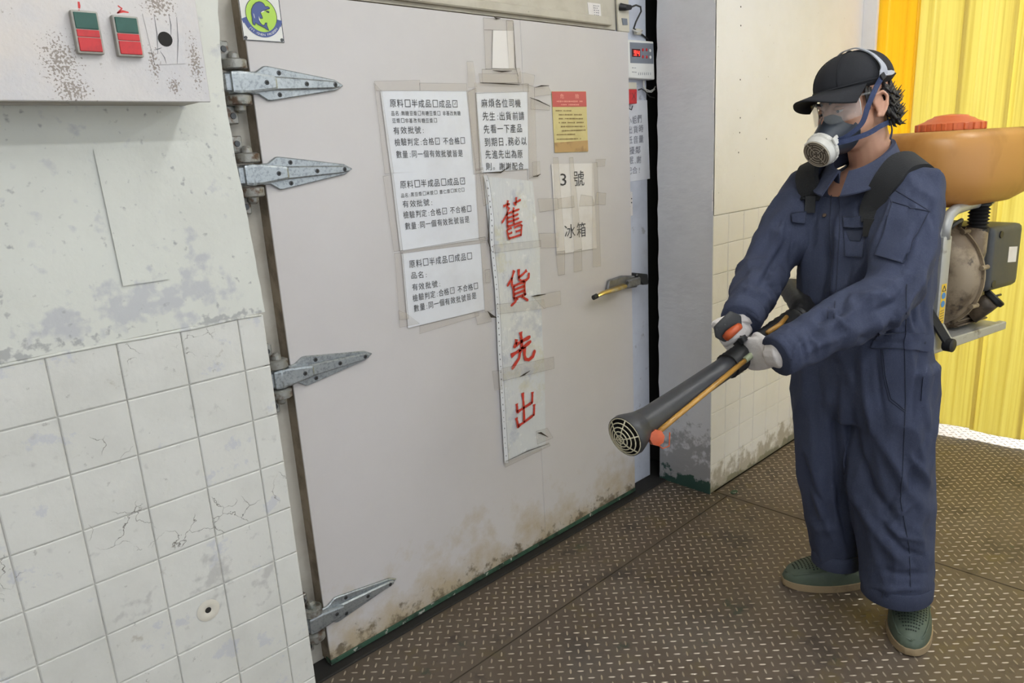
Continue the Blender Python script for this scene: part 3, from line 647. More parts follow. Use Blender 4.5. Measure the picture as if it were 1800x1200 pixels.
form('lowest white inspection form, with an empty name line', f3, [
    ('原料□半成品□成品□', Z4(268, 658), Z4(654, 604), 12), ('品名:', Z4(278, 722), Z4(382, 714), 10.5),
    ('有效批號:', Z4(285, 795), Z4(462, 770), 11), ('檢驗判定:合格□ 不合格□', Z4(290, 862), Z4(690, 783), 11), ('數量:同一個有效批號皆是', Z4(297, 924), Z4(680, 842), 11)],
    [(*Z4(524, 598), .007), (*Z4(531, 792), .006)], 3,
    [[(691, 445), (706, 444), (716, 560), (700, 562)], [(842, 424), (857, 420), (866, 545), (850, 548)], [Z4(330, 1010), Z4(690, 925), Z4(690, 950), Z4(330, 1060)], [(735, 568), (700, 575), (698, 545), (712, 550)], [Z4(665, 935), Z4(760, 925), Z4(765, 985), Z4(680, 1005)]], .0006)

n1 = empty('driver_notice', tuple(dr(840, 300)), 'handwritten notice to drivers above the red character banner', 'paper')
sheet('sheet', [Z3(150, 195), Z3(690, 188), Z3(702, 1000), Z3(200, 1042)], .004, 'paper', n1, .002, 8, 5)
lines('handwriting', [('麻煩各位司機', Z3(205, 348), Z3(628, 345), 13.5), ('先生:出貨前請', Z3(215, 484), Z3(664, 480), 13.5), ('先看一下產品', Z3(228, 620), Z3(642, 608), 13.5),
    ('到期日,務必以', Z3(234, 758), Z3(688, 740), 13.5), ('先進先出為原', Z3(246, 888), Z3(648, 880), 13.5), ('則。謝謝配合', Z3(254, 1008), Z3(658, 1000), 11.5)], .0066, n1)
for i, q in enumerate([[Z3(60, 190), Z3(150, 150), Z3(205, 1040), Z3(120, 1060)], [Z3(130, 95), Z3(700, 105), Z3(705, 190), Z3(140, 205)], [Z3(690, 110), Z3(760, 140), Z3(790, 1060), Z3(705, 1110)],
    [Z3(760, 140), Z3(905, 125), Z3(945, 220), Z3(760, 240)], [Z3(720, 255), Z3(925, 330), Z3(920, 385), Z3(720, 375)], [Z3(170, 0), Z3(580, 0), Z3(590, 110), Z3(185, 100)], [Z3(45, -130), Z3(110, -130), Z3(150, 140), Z3(60, 150)],
    [Z3(735, 930), Z3(815, 920), Z3(820, 1060), Z3(740, 1080)], [Z3(600, -20), Z3(760, 15), Z3(745, 130), Z3(590, 110)]]):
    tape(q, .0068 + .0003*i, n1)
g = G()
for a in ([Z3(185, 95), Z3(420, 105), Z3(600, 118)], [Z3(765, 145), Z3(830, 128), Z3(910, 126)], [Z3(705, 250), Z3(800, 285), Z3(922, 345)], [Z3(740, 1085), Z3(790, 1075), Z3(822, 1055)], [Z3(205, 1045), Z3(400, 1040), Z3(480, 985)]):
    g = G(); P = [dr(*p) for p in a]; o = np.array([0, YD - .0098, 0])
    stroke(g, [(p[0], p[2]) for p in P], [.001, .0045, .0015], o, np.array([1., 0, 0]), np.array([0, 0, 1.]), np.array([0, -1., 0]), 0); g.build('tape_grime', 'tape_dirt', n1)

# strip of clear sheet and tape hanging from the top of the door
n0 = empty('tape_patch', tuple(dr(878, 125)), 'pale sheet held by old tape at the top of the door', 'paper')
sheet('sheet', [(865, 54), (901, 54), (904, 122), (864, 120)], .003, 'paper_old', n0, .001, 4, 8)
for i, q in enumerate([[(848, 31), (900, 36), (901, 54), (849, 53)], [(849, 53), (865, 53), (863, 122), (852, 122)], [(888, 36), (901, 37), (906, 122), (893, 122)], [(845, 122), (912, 120), (915, 146), (846, 147)]]): tape(q, .0042 + .0003*i, n0)
g = G()
for a, w in (([(866, 30), (870, 33), (878, 33)], .006), ([(864, 124), (880, 126), (898, 125)], .005), ([(900, 40), (904, 118), (909, 135)], .003)):
    g = G(); P = [dr(*p) for p in a]; stroke(g, [(p[0], p[2]) for p in P], [.001, w, .001], np.array([0, YD - .0058, 0]), np.array([1., 0, 0]), np.array([0, 0, 1.]), np.array([0, -1., 0]), 0); g.build('tape_grime', 'tape_dirt', n0)

# yellow and red danger sign
sg = empty('danger_sign', tuple(dr(1003, 265)), 'small faded danger sign, red top over yellow, on the door', 'sign')
sheet('plate', [Z3(950, 183), Z3(1315, 183), Z3(1336, 818), Z3(985, 830)], .003, 'sign_yellow', sg)
sheet('red_band', [Z3(952, 186), Z3(1312, 186), Z3(1319, 345), Z3(961, 348)], .0037, 'sign_red', sg)
sheet('stained_base', [Z3(980, 725), Z3(1332, 700), Z3(1336, 816), Z3(985, 828)], .0037, 'sign_rust', sg)
for q_ in (('危', Z3(1038, 255), Z3(1085, 255), 7), ('險', Z3(1195, 255), Z3(1242, 255), 7)): lines('heading_character', [q_], .0046, sg, 'sign_pink')
def dashes(name, rows, off, parent, m, hh=1.6, pl=None):
    g = G(); y = (YD if pl is None else pl) - off
    for (a, b) in rows:
        n = max(2, int((b[0] - a[0]) / 2.6))
        for i in range(n):
            if random.random() < .08: continue
            t0 = (i + .12)/n; t1 = (i + .12 + random.uniform(.5, .75))/n; h = hh*random.uniform(.6, 1.1)
            P = [(a[0] + (b[0]-a[0])*t, a[1] + (b[1]-a[1])*t + s) for t, s in ((t0, h/2), (t1, h/2), (t1, -h/2), (t0, -h/2))]
            W = [dr(*p) if pl is None else on(p[0], p[1], 1, pl) for p in P]
            g.add([(w[0], y, w[2]) for w in W], [(0, 1, 2, 3)])
    return tag(g.build(name, m, parent), kind='stuff')
dashes('pale_print', [(Z3(1000, 290), Z3(1275, 290)), (Z3(1045, 325), Z3(1240, 325))], .0046, sg, 'sign_pink', 2.6)
dashes('brown_print', [(Z3(990, 388), Z3(1160, 388)), (Z3(1022, 430), Z3(1268, 430)), (Z3(1022, 472), Z3(1282, 472)), (Z3(1022, 515), Z3(1290, 512)), (Z3(1045, 555), Z3(1300, 553)), (Z3(1055, 600), Z3(1308, 592)), (Z3(1002, 640), Z3(1200, 636)), (Z3(1002, 688), Z3(1262, 682))], .0046, sg, 'sign_brown', 2.2)

# number 3 cold room sheet
n3 = empty('room_number_sheet', tuple(dr(1010, 445)), 'old taped sheet with the big characters for cold room number three', 'paper')
sheet('sheet', [Z4(1135, 28), Z4(1388, 24), Z4(1412, 540), Z4(1168, 580)], .003, 'paper_old', n3, .0012, 6, 11)
for q_ in (('3', Z4(1180, 160), Z4(1236, 158), 25), ('號', Z4(1268, 156), Z4(1342, 152), 24), ('冰', Z4(1213, 475), Z4(1288, 468), 22), ('箱', Z4(1288, 468), Z4(1352, 460), 23)): lines('big_character', [q_], .0048, n3, 'ink', jit=0)
for i, q in enumerate([[Z4(1160, 560), Z4(1215, 555), Z4(1215, 700), Z4(1175, 708)], [Z4(1268, 560), Z4(1318, 545), Z4(1320, 675), Z4(1270, 685)], [Z4(1380, 20), Z4(1412, 18), Z4(1434, 650), Z4(1385, 655)],
    [Z4(1050, 240), Z4(1170, 235), Z4(1175, 305), Z4(1060, 322)], [Z4(1170, 240), Z4(1268, 222), Z4(1272, 292), Z4(1175, 300)], [Z4(1300, 285), Z4(1312, 215), Z4(1380, 225), Z4(1395, 282)], [Z4(1395, 275), Z4(1408, 200), Z4(1464, 205), Z4(1460, 278)],
    [Z4(1140, -10), Z4(1172, -12), Z4(1215, 570), Z4(1168, 575)], [Z4(1238, -10), Z4(1262, -12), Z4(1318, 545), Z4(1270, 555)], [Z4(1400, 0), Z4(1460, -2), Z4(1455, 42), Z4(1405, 46)]]): tape(q, .0052 + .0003*i, n3)

# tall banner with four red characters --------------------------------------------------
bn = empty('character_banner', tuple(dr(920, 810)), 'tall plastic sleeved banner with four large red characters', 'banner')
Lq = [(848, 310), (861, 442), (871, 550), (876, 663), (884, 812)]; Rq = [(934, 318), (946, 435), (949, 536), (955, 645), (957, 784)]
for i in range(4):
    sheet('sheet', [Lq[i], Rq[i], Rq[i+1], Lq[i+1]], .004 + .0006*(i % 2), 'sleeve', bn, .004, 12, 20 + i)
CH = {
 'old': [[(.12,.86),(.28,.90),(.42,.90)], [(.34,1.0),(.32,.92),(.28,.80)], [(.60,.90),(.78,.94),(.95,.98)], [(.74,1.06),(.72,.95),(.68,.84)], [(.38,.82),(.22,.62),(.0,.44)], [(.26,.66),(.26,.5),(.25,.32)], [(.60,.80),(.57,.74),(.55,.70)],
         [(.26,.66),(.55,.70),(.86,.74)], [(.26,.55),(.55,.58),(.80,.62)], [(.26,.45),(.55,.47),(.82,.51)], [(.25,.33),(.55,.36),(.96,.41)], [(.56,.70),(.56,.52),(.56,.36)], [(.44,.29),(.30,.26),(.22,.25)], [(.22,.25),(.25,.12),(.29,.0)], [(.27,.14),(.38,.15),(.46,.17)],
         [(.56,.28),(.74,.31),(.93,.33)], [(.93,.33),(.90,.18),(.86,.03)], [(.62,.17),(.75,.18),(.88,.20)], [(.28,.02),(.55,.04),(.88,.07)]],
 'goods': [[(.34,.99),(.22,.78),(.0,.58)], [(.22,.80),(.22,.70),(.20,.55)], [(.90,.92),(.70,.82),(.48,.75)], [(.54,1.0),(.53,.84),(.54,.70),(.64,.64),(.86,.64),(.97,.70),(.99,.84)], [(.26,.55),(.26,.36),(.27,.17)], [(.26,.54),(.50,.58),(.78,.61)], [(.77,.61),(.76,.40),(.76,.20)],
           [(.27,.43),(.5,.46),(.76,.48)], [(.27,.31),(.5,.33),(.76,.36)], [(.24,.18),(.5,.21),(.82,.24)], [(.42,.18),(.30,.08),(.10,.0)], [(.62,.20),(.74,.12),(.90,.03)]],
 'first': [[(.26,.84),(.22,.72),(.14,.60)], [(.22,.68),(.50,.74),(.84,.80)], [(.44,1.02),(.46,.80),(.46,.50)], [(.0,.40),(.4,.50),(.86,.66)], [(.40,.50),(.32,.26),(.0,.0)], [(.56,.54),(.55,.30),(.58,.17),(.72,.12),(.90,.18),(1.0,.36)]],
 'out': [[(.40,1.02),(.42,.6),(.40,.10)], [(.06,.76),(.08,.62),(.05,.48)], [(.06,.50),(.45,.56),(.88,.62)], [(.92,.94),(.90,.78),(.86,.58)], [(.0,.34),(.05,.16),(.08,.0)], [(.07,.06),(.45,.12),(.94,.22)], [(.98,.54),(.96,.36),(.92,.18)]]}
for key, (x0, y0, x1, y1), wd in (('old', (880, 349, 917, 422), .085), ('goods', (890, 472, 929, 538), .10), ('first', (896, 584, 938, 648), .13), ('out', (905, 690, 938, 752), .13)):
    g = G(); A = dr(x0, y1); B = dr(x1, y1 - (x1 - x0)*.16); Cc = dr(x0, y0 + 4)
    u = np.array([B[0] - A[0], 0, (B[2] - A[2])]); v = np.array([(Cc[0] - A[0])*.2, 0, Cc[2] - A[2]])
    for q in CH[key]:
        uu = abs(u[0]); h_ = abs(v[2])
        pts = [(p[0]*uu, p[1]*h_) for p in q]; n = len(pts)
        # finer polyline so that the brush stroke bends and swells
        fine = []; W = []
        for i in range(n - 1):
            for k in range(4):
                t = k/4; fine.append((pts[i][0]*(1-t) + pts[i+1][0]*t, pts[i][1]*(1-t) + pts[i+1][1]*t))
        fine.append(pts[-1])
        m_ = len(fine)
        for i in range(m_):
            s = i/(m_ - 1); W.append(uu*wd*(1.25 - .75*math.sin(math.pi*min(1, s*1.1)) if s < .3 else .75 + .5*abs(s - .5)) * (.55 if i == m_ - 1 else 1))
        stroke(g, fine, W, np.array([A[0], YD - .0112, A[2]]), np.array([1., 0, .0]), np.array([0., 0, 1.]), np.array([0, -1., 0]), 0)
    g.build('red_character', 'ink_red', bn)
# perforated margin and its holes, a ribbon along the left edge
g = G(); gh = G(); rows = []
SL = [(846, 308), (850, 322), (854, 350), (858, 385), (858, 420), (861, 455), (866, 500), (869, 548), (872, 620), (877, 700), (884, 812)]
for i in range(len(SL)):
    p = dr(*SL[i]); q = dr(SL[i][0] + 6.5, SL[i][1]); y = YD - .0098
    rows.append([(p[0], y, p[2]), (q[0], y, q[2]), (q[0], y + .0008, q[2]), (p[0], y + .0008, p[2])])
g.loft(rows); g.build('perforated_margin', 'paper', bn)
g = G(); P = [dr(x + 6.8, y) for x, y in SL]; stroke(g, [(p[0], p[2]) for p in P], .0011, np.array([0, YD - .0102, 0]), np.array([1., 0, 0]), np.array([0, 0, 1.]), np.array([0, -1., 0]), 0); g.build('margin_line', 'ink', bn)
for i in range(44):
    t = (i + .5)/44; yy = 314 + t*490; xx = np.interp(yy, [s[1] for s in SL], [s[0] for s in SL]) + 3
    c = dr(xx + random.uniform(-.4, .4), yy + random.uniform(-3, 3)); r_ = random.uniform(.0014, .0036)
    gh.add([(c[0] + .0018*math.cos(k*math.pi/4), YD - .0104, c[2] + r_*math.sin(k*math.pi/4)) for k in range(8)], [tuple(range(8))])
tag(gh.build('punched_holes', 'ink', bn), kind='stuff')
for i, q in enumerate([[Z4(690, 90), Z4(730, 85), Z4(745, 270), Z4(715, 285)], [Z4(1010, 830), Z4(1180, 798), Z4(1185, 880), Z4(1080, 905)], [Z4(790, 880), Z4(1080, 850), Z4(1090, 905), Z4(800, 940)], [Z4(1050, 450), Z4(1170, 448), Z4(1170, 535), Z4(1060, 540)],
    [Z5(765, 315), Z5(820, 310), Z5(830, 425), Z5(780, 432)], [Z5(820, 300), Z5(1140, 228), Z5(1143, 300), Z5(830, 375)], [Z5(845, 860), Z5(1110, 748), Z5(1120, 768), Z5(845, 900)], [Z4(770, 520), Z4(1060, 490), Z4(1062, 530), Z4(775, 570)], [Z4(720, 670), Z4(750, 665), Z4(755, 745), Z4(725, 750)],
    [Z5(1030, 680), Z5(1100, 660), Z5(1135, 720), Z5(1040, 760)]]): tape(q, .0108 + .0002*i, bn)
g = G()
for a, w in (([Z4(1000, 832), Z4(1040, 826), Z4(1090, 818)], .006), ([Z5(930, 350), Z5(960, 335), Z5(995, 312)], .006), ([Z5(1040, 690), Z5(1060, 690), Z5(1105, 715)], .008), ([Z5(850, 862), Z5(980, 800), Z5(1110, 755)], .003), ([Z4(760, 560), Z4(740, 500), Z4(745, 300)], .005), ([Z4(735, 920), Z4(760, 950), Z4(790, 960)], .012)):
    g = G(); P = [dr(*p) for p in a]; stroke(g, [(p[0], p[2]) for p in P], [.001, w, .0015], np.array([0, YD - .0132, 0]), np.array([1., 0, 0]), np.array([0, 0, 1.]), np.array([0, -1., 0]), 0); g.build('tape_grime', 'tape_dirt', bn)

# dolphin sign ---------------------------------------------------------------------------
ds = empty('dolphin_sign', tuple(dr(460, 72)), 'white plate with a blue dolphin on a lime disc, upper corner of the door', 'sign')
ZD = Zc(410, 0, 1/13.333); off = .0042
def dp(x, y, o=off): p = dr(*ZD(x, y)); return np.array([p[0], YD - o, p[2]])
xa, xb = dr(419.0, 8)[0], dr(498.5, 72)[0]; zb = dr(464, 73)[2]; zt = 1.928
g = G(); g.box((xa, YD - .003, zb), (xb, YD - .0005, zt)); g.build('plate', 'white_pl', ds)
g = G(); w = .0017
for lo, hi in (((xa, zb), (xb, zb + w)), ((xa, zt - w), (xb, zt)), ((xa, zb), (xa + w, zt)), ((xb - w, zb), (xb, zt))): g.box((lo[0], YD - .0034, lo[1]), (hi[0], YD - .003, hi[1]))
g.build('border', 'logo_navy', ds)
cxl, cxr = dp(268, 260)[0], dp(1008, 420)[0]; rr = (cxr - cxl)/2; cc = np.array([(cxl + cxr)/2, YD - .0036, dp(700, 770)[2] + rr])
def ring(c, r0, r1, a0, a1, n, y): 
    g = G(); vs = []
    for i in range(n + 1):
        a = math.radians(a0 + (a1 - a0)*i/n)
        vs += [(c[0] + r0*math.cos(a), y, c[2] + r0*math.sin(a)), (c[0] + r1*math.cos(a), y, c[2] + r1*math.sin(a))]
    g.add(vs, [(2*i, 2*i+1, 2*i+3, 2*i+2) for i in range(n)]); return g
ring(cc, 0.0005, rr, 0, 360, 40, YD - .0034).build('lime_disc', 'lime', ds)
ring(cc, rr*.98, rr*1.02, 0, 360, 40, YD - .0036).build('disc_outline', 'logo_navy', ds)
ring(cc, rr*.97, rr*1.27, 203, 337, 30, YD - .0040).build('ribbon', 'logo_blue', ds)
g = G()
for a0, a1 in ((190, 204), (336, 350)):
    r0, r1 = rr*1.02, rr*1.34
    P = [(cc[0] + r*math.cos(math.radians(a)), YD - .0037, cc[2] + r*math.sin(math.radians(a))) for r, a in ((r0, a0), (r1, a0 + (3 if a0 < 200 else -3)), (r1, a1), (r0, a1))]
    G().add(P, [(0, 1, 2, 3)]).build('ribbon_end', 'logo_blue', ds)
g = G(); word = 'JYI CHEN FROZEN'
for i, chh in enumerate(word):
    if chh == ' ': continue
    a = math.radians(222 + 96*i/(len(word) - 1)); vs, fs = glyph(chh)
    o = cc + np.array([math.cos(a), 0, math.sin(a)])*rr*1.19; u = np.array([-math.sin(a), 0, math.cos(a)]); v = -np.array([math.cos(a), 0, math.sin(a)])
    s = rr*.24; mx = (vs[:, 0].max() + vs[:, 0].min())/2
    g.add([(o + u*(x - mx)*s + v*y*s*.75) + np.array([0, -.0008, 0]) for x, y in vs], fs)
g.build('ribbon_lettering', 'white_pl', ds)
DB = [(835,190),(790,160),(735,160),(700,100),(650,60),(590,45),(510,70),(450,130),(410,220),(405,320),(425,420),(432,520),(450,575),(490,600),(508,535),(560,580),(640,620),(715,655),(760,690),(820,725),(790,650),(770,600),(770,540),(735,545),(710,600),(660,590),(610,530),(590,470),(600,430),(650,440),(670,435),(655,380),(630,330),(620,300),(660,265),(720,250),(770,225),(830,210)]
def dolphin_y(o): return [tuple(dp(x, y, o)) for x, y in DB]
g = G(); P = dolphin_y(.0040); g.add(P, [tuple(range(len(P)))]); g.build('dolphin', 'logo_blue', ds)
g = G(); P = [dp(x, y) for x, y in DB + [DB[0]]]
stroke(g, [(p[0], p[2]) for p in P], .0016, np.array([0, YD - .0043, 0]), np.array([1., 0, 0]), np.array([0, 0, 1.]), np.array([0, -1., 0]), 0); g.build('dolphin_outline', 'logo_navy', ds)
g = G()
for poly in ([(625,300),(665,268),(715,255),(700,280),(650,300)], [(580,385),(600,440),(615,520),(585,470)], [(450,310),(470,350),(492,445),(470,410)]): 
    P = [tuple(dp(x, y, .0045)) for x, y in poly]; g.add(P, [tuple(range(len(P)))])
tag(g.build('dolphin_highlights', 'white_pl', ds), kind='stuff')
g = G(); P = [tuple(dp(x, y, .0043)) for x, y in [(735,255),(790,262),(830,278),(822,315),(770,298)]]; g.add(P, [tuple(range(len(P)))]); g.build('dolphin_jaw', 'logo_navy', ds)
for (x, z) in ((xa + .006, zb + .006), (xb - .006, zb + .006), (xa + .006, zt - .006), (xb - .006, zt - .006)):
    G().lathe((x, YD - .003, z), (0, -1, 0), [(0, .0042), (.0016, .0038)], 12).build('screw', 'screw', ds)

# ================================================================== switch cabinet on the wall
YB = 1.45
cb = empty('switch_cabinet', (.3, 1.51, 1.634), 'scuffed grey switch cabinet with two push button pairs on the wall', 'cabinet')
G().box((-.05, YB + .003, 1.634), (.604, YW - .002, 2.12)).build('cabinet_body', 'boxside', cb, bevel=.003)
G().box((-.055, YB, 1.631), (.6085, YB + .004, 2.125)).build('cabinet_door', 'boxpaint', cb, bevel=.0015)
G().tube([(-.05, YB + .05, 1.633), (.18, YB + .055, 1.6325), (.38, YB + .06, 1.633)], .003, 6).build('sealing_bead', 'boxside', cb)
for k, (x0, x1, z0, z1) in enumerate(((.3905, .4325, 1.707, 1.7755), (.4535, .4965, 1.7055, 1.7725))):
    bz = G().box((x0, YB - .014, z0), (x1, YB + .001, z1)).build('push_button_pair', 'bezel', cb, bevel=.003, seg=2)
    w, h = x1 - x0, z1 - z0; e = .0035
    for nm, m, a, b, d in (('start_button', 'green_pl', .58, 1, .0155), ('pilot_lens', 'red_pl', .375, .56, .0150), ('stop_button', 'red_pl', 0, .355, .0158)):
        G().box((x0 + e, YB - d, z0 + e + (h - 2*e)*a), (x1 - e, YB - .010, z0 + e + (h - 2*e)*b)).build(nm, m, bz, bevel=.0008)
g = G(); o = np.array([0, YB - .0004, 0]); ux, uz, nn = np.array([1., 0, 0]), np.array([0, 0, 1.]), np.array([0, -1., 0])
b_ = lambda x, y: (lambda p: (p[0], p[2]))(on(x, y, 1, YB))
stroke(g, [b_(138, 3), b_(139, 10), b_(139, 15)], [.003, .004, .003], o, ux, uz, nn, 0); stroke(g, [b_(138, 17), b_(139, 18.5)], [.003, .003], o, ux, uz, nn, 0); g.build('marker_number', 'marker_red', cb); g = G()
stroke(g, [b_(207, 10), b_(214, 15), b_(211, 19), b_(206, 23)], [.002, .003, .003, .002], o, ux, uz, nn, 0); stroke(g, [b_(206, 23), b_(216, 20), b_(226, 22)], [.002, .004, .002], o, ux, uz, nn, 0)
g.build('marker_number', 'marker_red', cb)
hx, _, hz = on(290, 69, 1, YB)
G().prism(dq([on(*p, 1, YB) for p in ((250, 24), (310, 30), (326, 112), (272, 114))]), (0, YB, 0), (1, 0, 0), (0, 0, 1), (0, -1, 0), .0012).build('patch_plate', 'boxpaint', cb)
G().lathe((hx, YB - .0012, hz), (0, -1, 0), [(0, .0128), (.001, .0125)], 20).build('blank_hole', 'dark', cb)
g = G()
for a, b2 in (((270, 25), (277, 95)), ((296, 26), (300, 62)), ((284, 84), (270, 88)), ((281, 90), (292, 112)), ((310, 30), (311, 112))):
    stroke(g, [b_(*a), b_((a[0] + b2[0])/2 + 2, (a[1] + b2[1])/2), b_(*b2)], [.0005, .0013, .0005], np.array([0, YB - .0016, 0]), ux, uz, nn, 0)
g.build('scratches', 'screw', cb)

wp = sheet('wall_card', [(163, 263), (245, 258), (297, 490), (215, 502)], .0045, 'plaster', None, .0012, 6, 31, pl=YW)
tag(wp, 'blank white card painted over on the wall under the switch cabinet', 'card')

# ================================================================== things on the latch side jamb
YJ = 1.885
ct = empty('temperature_controller', tuple(on(1127, 140, 1, YJ)), 'white temperature controller with red digital display beside the door', 'controller')
yf = 1.850
def jq(pts, y): return dq([on(x, yy, 1, y) for x, yy in pts])
G().prism(jq([(1102, 69), (1149, 73), (1151, 140), (1105, 137)], yf), (0, yf, 0), (1, 0, 0), (0, 0, 1), (0, 1, 0), .034).build('casing', 'white_pl', ct, bevel=.003)
ZK = Zc(1050, 0, .1832)
G().prism(jq([ZK(310, 405), ZK(535, 418), ZK(537, 612), ZK(316, 604)], yf), (0, yf, 0), (1, 0, 0), (0, 0, 1), (0, -1, 0), .001).build('face_panel', 'grey_pl', ct)
G().prism(jq([ZK(328, 468), ZK(408, 472), ZK(410, 547), ZK(331, 544)], yf), (0, yf - .001, 0), (1, 0, 0), (0, 0, 1), (0, -1, 0), .0008).build('display', 'led_bg', ct)
def seg7(g, d, x, z, w, h, y):
    t = w*.22; SEG = {'9': 'abcdfg', '4': 'bcfg'}[d]
    B = {'a': ((0, h-t), (w, h)), 'b': ((w-t, h/2), (w, h)), 'c': ((w-t, 0), (w, h/2)), 'd': ((0, 0), (w, t)), 'f': ((0, h/2), (t, h)), 'g': ((0, h/2-t/2), (w, h/2+t/2))}
    for s in SEG: (a, b), (c, d_) = B[s]; g.box((x + a, y - .0004, z + b), (x + c, y, z + d_))
p0 = on(*ZK(352, 532), 1, yf - .0018); p1 = on(*ZK(405, 532), 1, yf - .0018); hh = on(*ZK(352, 484), 1, yf)[2] - p0[2]; ww = (p1[0] - p0[0])
g = G(); seg7(g, '9', p0[0], p0[2], ww*.40, hh, yf - .0018); seg7(g, '4', p0[0] + ww*.58, p0[2], ww*.40, hh, yf - .0018); g.box((p0[0] + ww*.46, yf - .0022, p0[2]), (p0[0] + ww*.52, yf - .0018, p0[2] + ww*.08))
g.build('digits', 'led', ct)
for x, y, m in ((437, 478, 'red_pl'), (472, 478, 'red_pl'), (505, 486, 'white_pl'), (437, 545, 'red_pl'), (473, 547, 'red_pl'), (508, 549, 'white_pl')):
    G().lathe(on(*ZK(x, y), 1, yf - .001), (0, -1, 0), [(0, .0062), (.002, .0056)], 12).build('key', m, ct, smooth=True)
dashes('small_print', [(ZK(325, 425), ZK(410, 428)), (ZK(330, 650), ZK(372, 652)), (ZK(330, 690), ZK(376, 694))], .0009, ct, 'ink_soft', 1.4, pl=yf)
g = G()
for k in range(7):
    a = on(*ZK(395 + k*19, 720), 1, yf); b = on(*ZK(395 + k*19, 696), 1, yf); g.box((a[0] - .001, yf - .001, a[2]), (a[0] + .001, yf, b[2]))
g.build('dial_marks', 'ink_soft', ct)
ab = empty('red_alarm_box', tuple(on(1110, 186, 1, YJ)), 'small red and cream box marked with an x under the temperature controller', 'box')
G().prism(jq([(1100, 144), (1119, 145), (1120, 157), (1100, 157)], 1.858), (0, 1.858, 0), (1, 0, 0), (0, 0, 1), (0, 1, 0), .027).build('cream_top', 'cream_pl', ab, bevel=.002)
G().prism(jq([(1100, 157), (1120, 157), (1120, 182), (1100, 183)], 1.856), (0, 1.856, 0), (1, 0, 0), (0, 0, 1), (0, 1, 0), .029).build('red_case', 'red_pl', ab, bevel=.002)
g = G(); o = np.array([0, 1.8552, 0]); j_ = lambda x, y: (lambda p: (p[0], p[2]))(on(x, y, 1, 1.856))
stroke(g, [j_(1111, 163), j_(1114, 169), j_(1117, 175)], .0022, o, ux, uz, nn, 0); stroke(g, [j_(1117, 162), j_(1114, 169), j_(1110, 176)], .0022, o, ux, uz, nn, 0); g.build('x_mark', 'ink', ab)
G().tube([on(1106, 183, 1, 1.86), on(1104, 190, 1, 1.857), on(1110, 193, 1, 1.857), on(1112, 186, 1, 1.86)], .0022, 6).build('wire_loop', 'cable_b', ab, smooth='all')

jn = empty('jamb_notice', tuple(on(1120, 320, 1, YJ)), 'torn white notice on the jamb below the red box', 'paper')
sheet('sheet', [(1085, 178), (1137, 176), (1142, 314), (1085, 322)], .0012, 'paper', jn, .001, 4, 41, pl=YJ - .0003)
lines('faded_text', [('小姐們', (1101, 219), (1128, 214), 13), ('於出貨時', (1092, 236), (1131, 231), 12), ('降低音量', (1092, 254), (1131, 249), 12), ('打擾鄰', (1094, 272), (1126, 268), 12), ('睡眠,謝', (1094, 289), (1127, 285), 12), ('配合!', (1100, 306), (1125, 303), 11)], .0034, jn, 'ink_soft', pl=YJ)
js = sheet('jamb_sticker', [(1104, 336), (1111, 337), (1112, 378), (1106, 380)], .0012, 'paper_old', None, 0, 2, 3, pl=YJ - .0003)
tag(js, 'narrow worn sticker low on the jamb below the notice', 'sticker')
dashes('sticker_print', [((1105.5, 342 + 7*k), (1110.5, 342 + 7*k)) for k in range(5)], .0028, js, 'ink', 2.4, pl=YJ)

YO = 1.868
ot = empty('wall_outlet', tuple(on(1092, 58, 1, YO)), 'cream power outlet with a black plug above the controller', 'outlet')
G().prism(jq([(1081, -6), (1101, -6), (1103, 58), (1084, 56)], YO), (0, YO, 0), (1, 0, 0), (0, 0, 1), (0, -1, 0), .012).build('outlet_plate', 'cream_pl', ot, bevel=.003)
G().prism(jq([(1088, 33), (1097, 34), (1098, 45), (1090, 45)], YO), (0, YO - .012, 0), (1, 0, 0), (0, 0, 1), (0, -1, 0), .003).build('switch_rocker', 'grey_pl', ot)
G().tube([on(1090, 12, 1, YO - .014), on(1098, 13, 1, YO - .03), on(1108, 13, 1, YO - .03)], [.014, .012, .009], 10).build('plug', 'black_pl', ot, smooth=True)
cbg = G().tube([on(1108, 13, 1, YO - .03), on(1118, 9, 1, YO - .028), on(1126, 12, 1, YO - .024), on(1127, 20, 1, YO - .02), on(1118, 38, 1, YO - .012), on(1114, 50, 1, YO - .006), on(1120, 55, 1, YO + .004), on(1130, 62, 1, YO + .01), on(1140, 70, 1, YO + .012)], .0034, 8).build('power_cable', 'cable_b', None, smooth='all')
tag(cbg, 'black cable running from the outlet plug down to the controller', 'cable')
cn = G().obox(on(1121, 56, 1, YO - .002), (1, 0, 0), (0, 1, 0), (0, 0, 1), .034, .016, .022).build('wire_connector', 'cream_pl', None, bevel=.003)
tag(cn, 'cream wire connector just above the temperature controller', 'connector')
G().tube([on(1112, 52, 1, YO - .008), on(1120, 56, 1, YO - .012), on(1129, 54, 1, YO - .006)], .003, 6).build('wire_twist', 'cable_w', cn, smooth='all')
for k, (pts, m, lb) in enumerate((([(1131, 141), (1131, 150), (1135, 157), (1143, 160), (1149, 157), (1152, 152)], 'cable_w', 'white wire looping below the temperature controller, inner loop'), ([(1133, 141), (1131, 153), (1137, 161), (1145, 162), (1151, 157)], 'cable_w', 'white wire looping below the temperature controller, outer loop'), ([(1122, 158), (1128, 156), (1134, 160), (1142, 170), (1151, 172)], 'cable_b', 'black wire beside the small red box'))):
    w_ = G().tube([on(x, y, 1, 1.868 - .002*k) for x, y in pts], .0024, 6).build('wire', m, None, smooth='all'); tag(w_, lb, 'wire', 'wires below the controller')
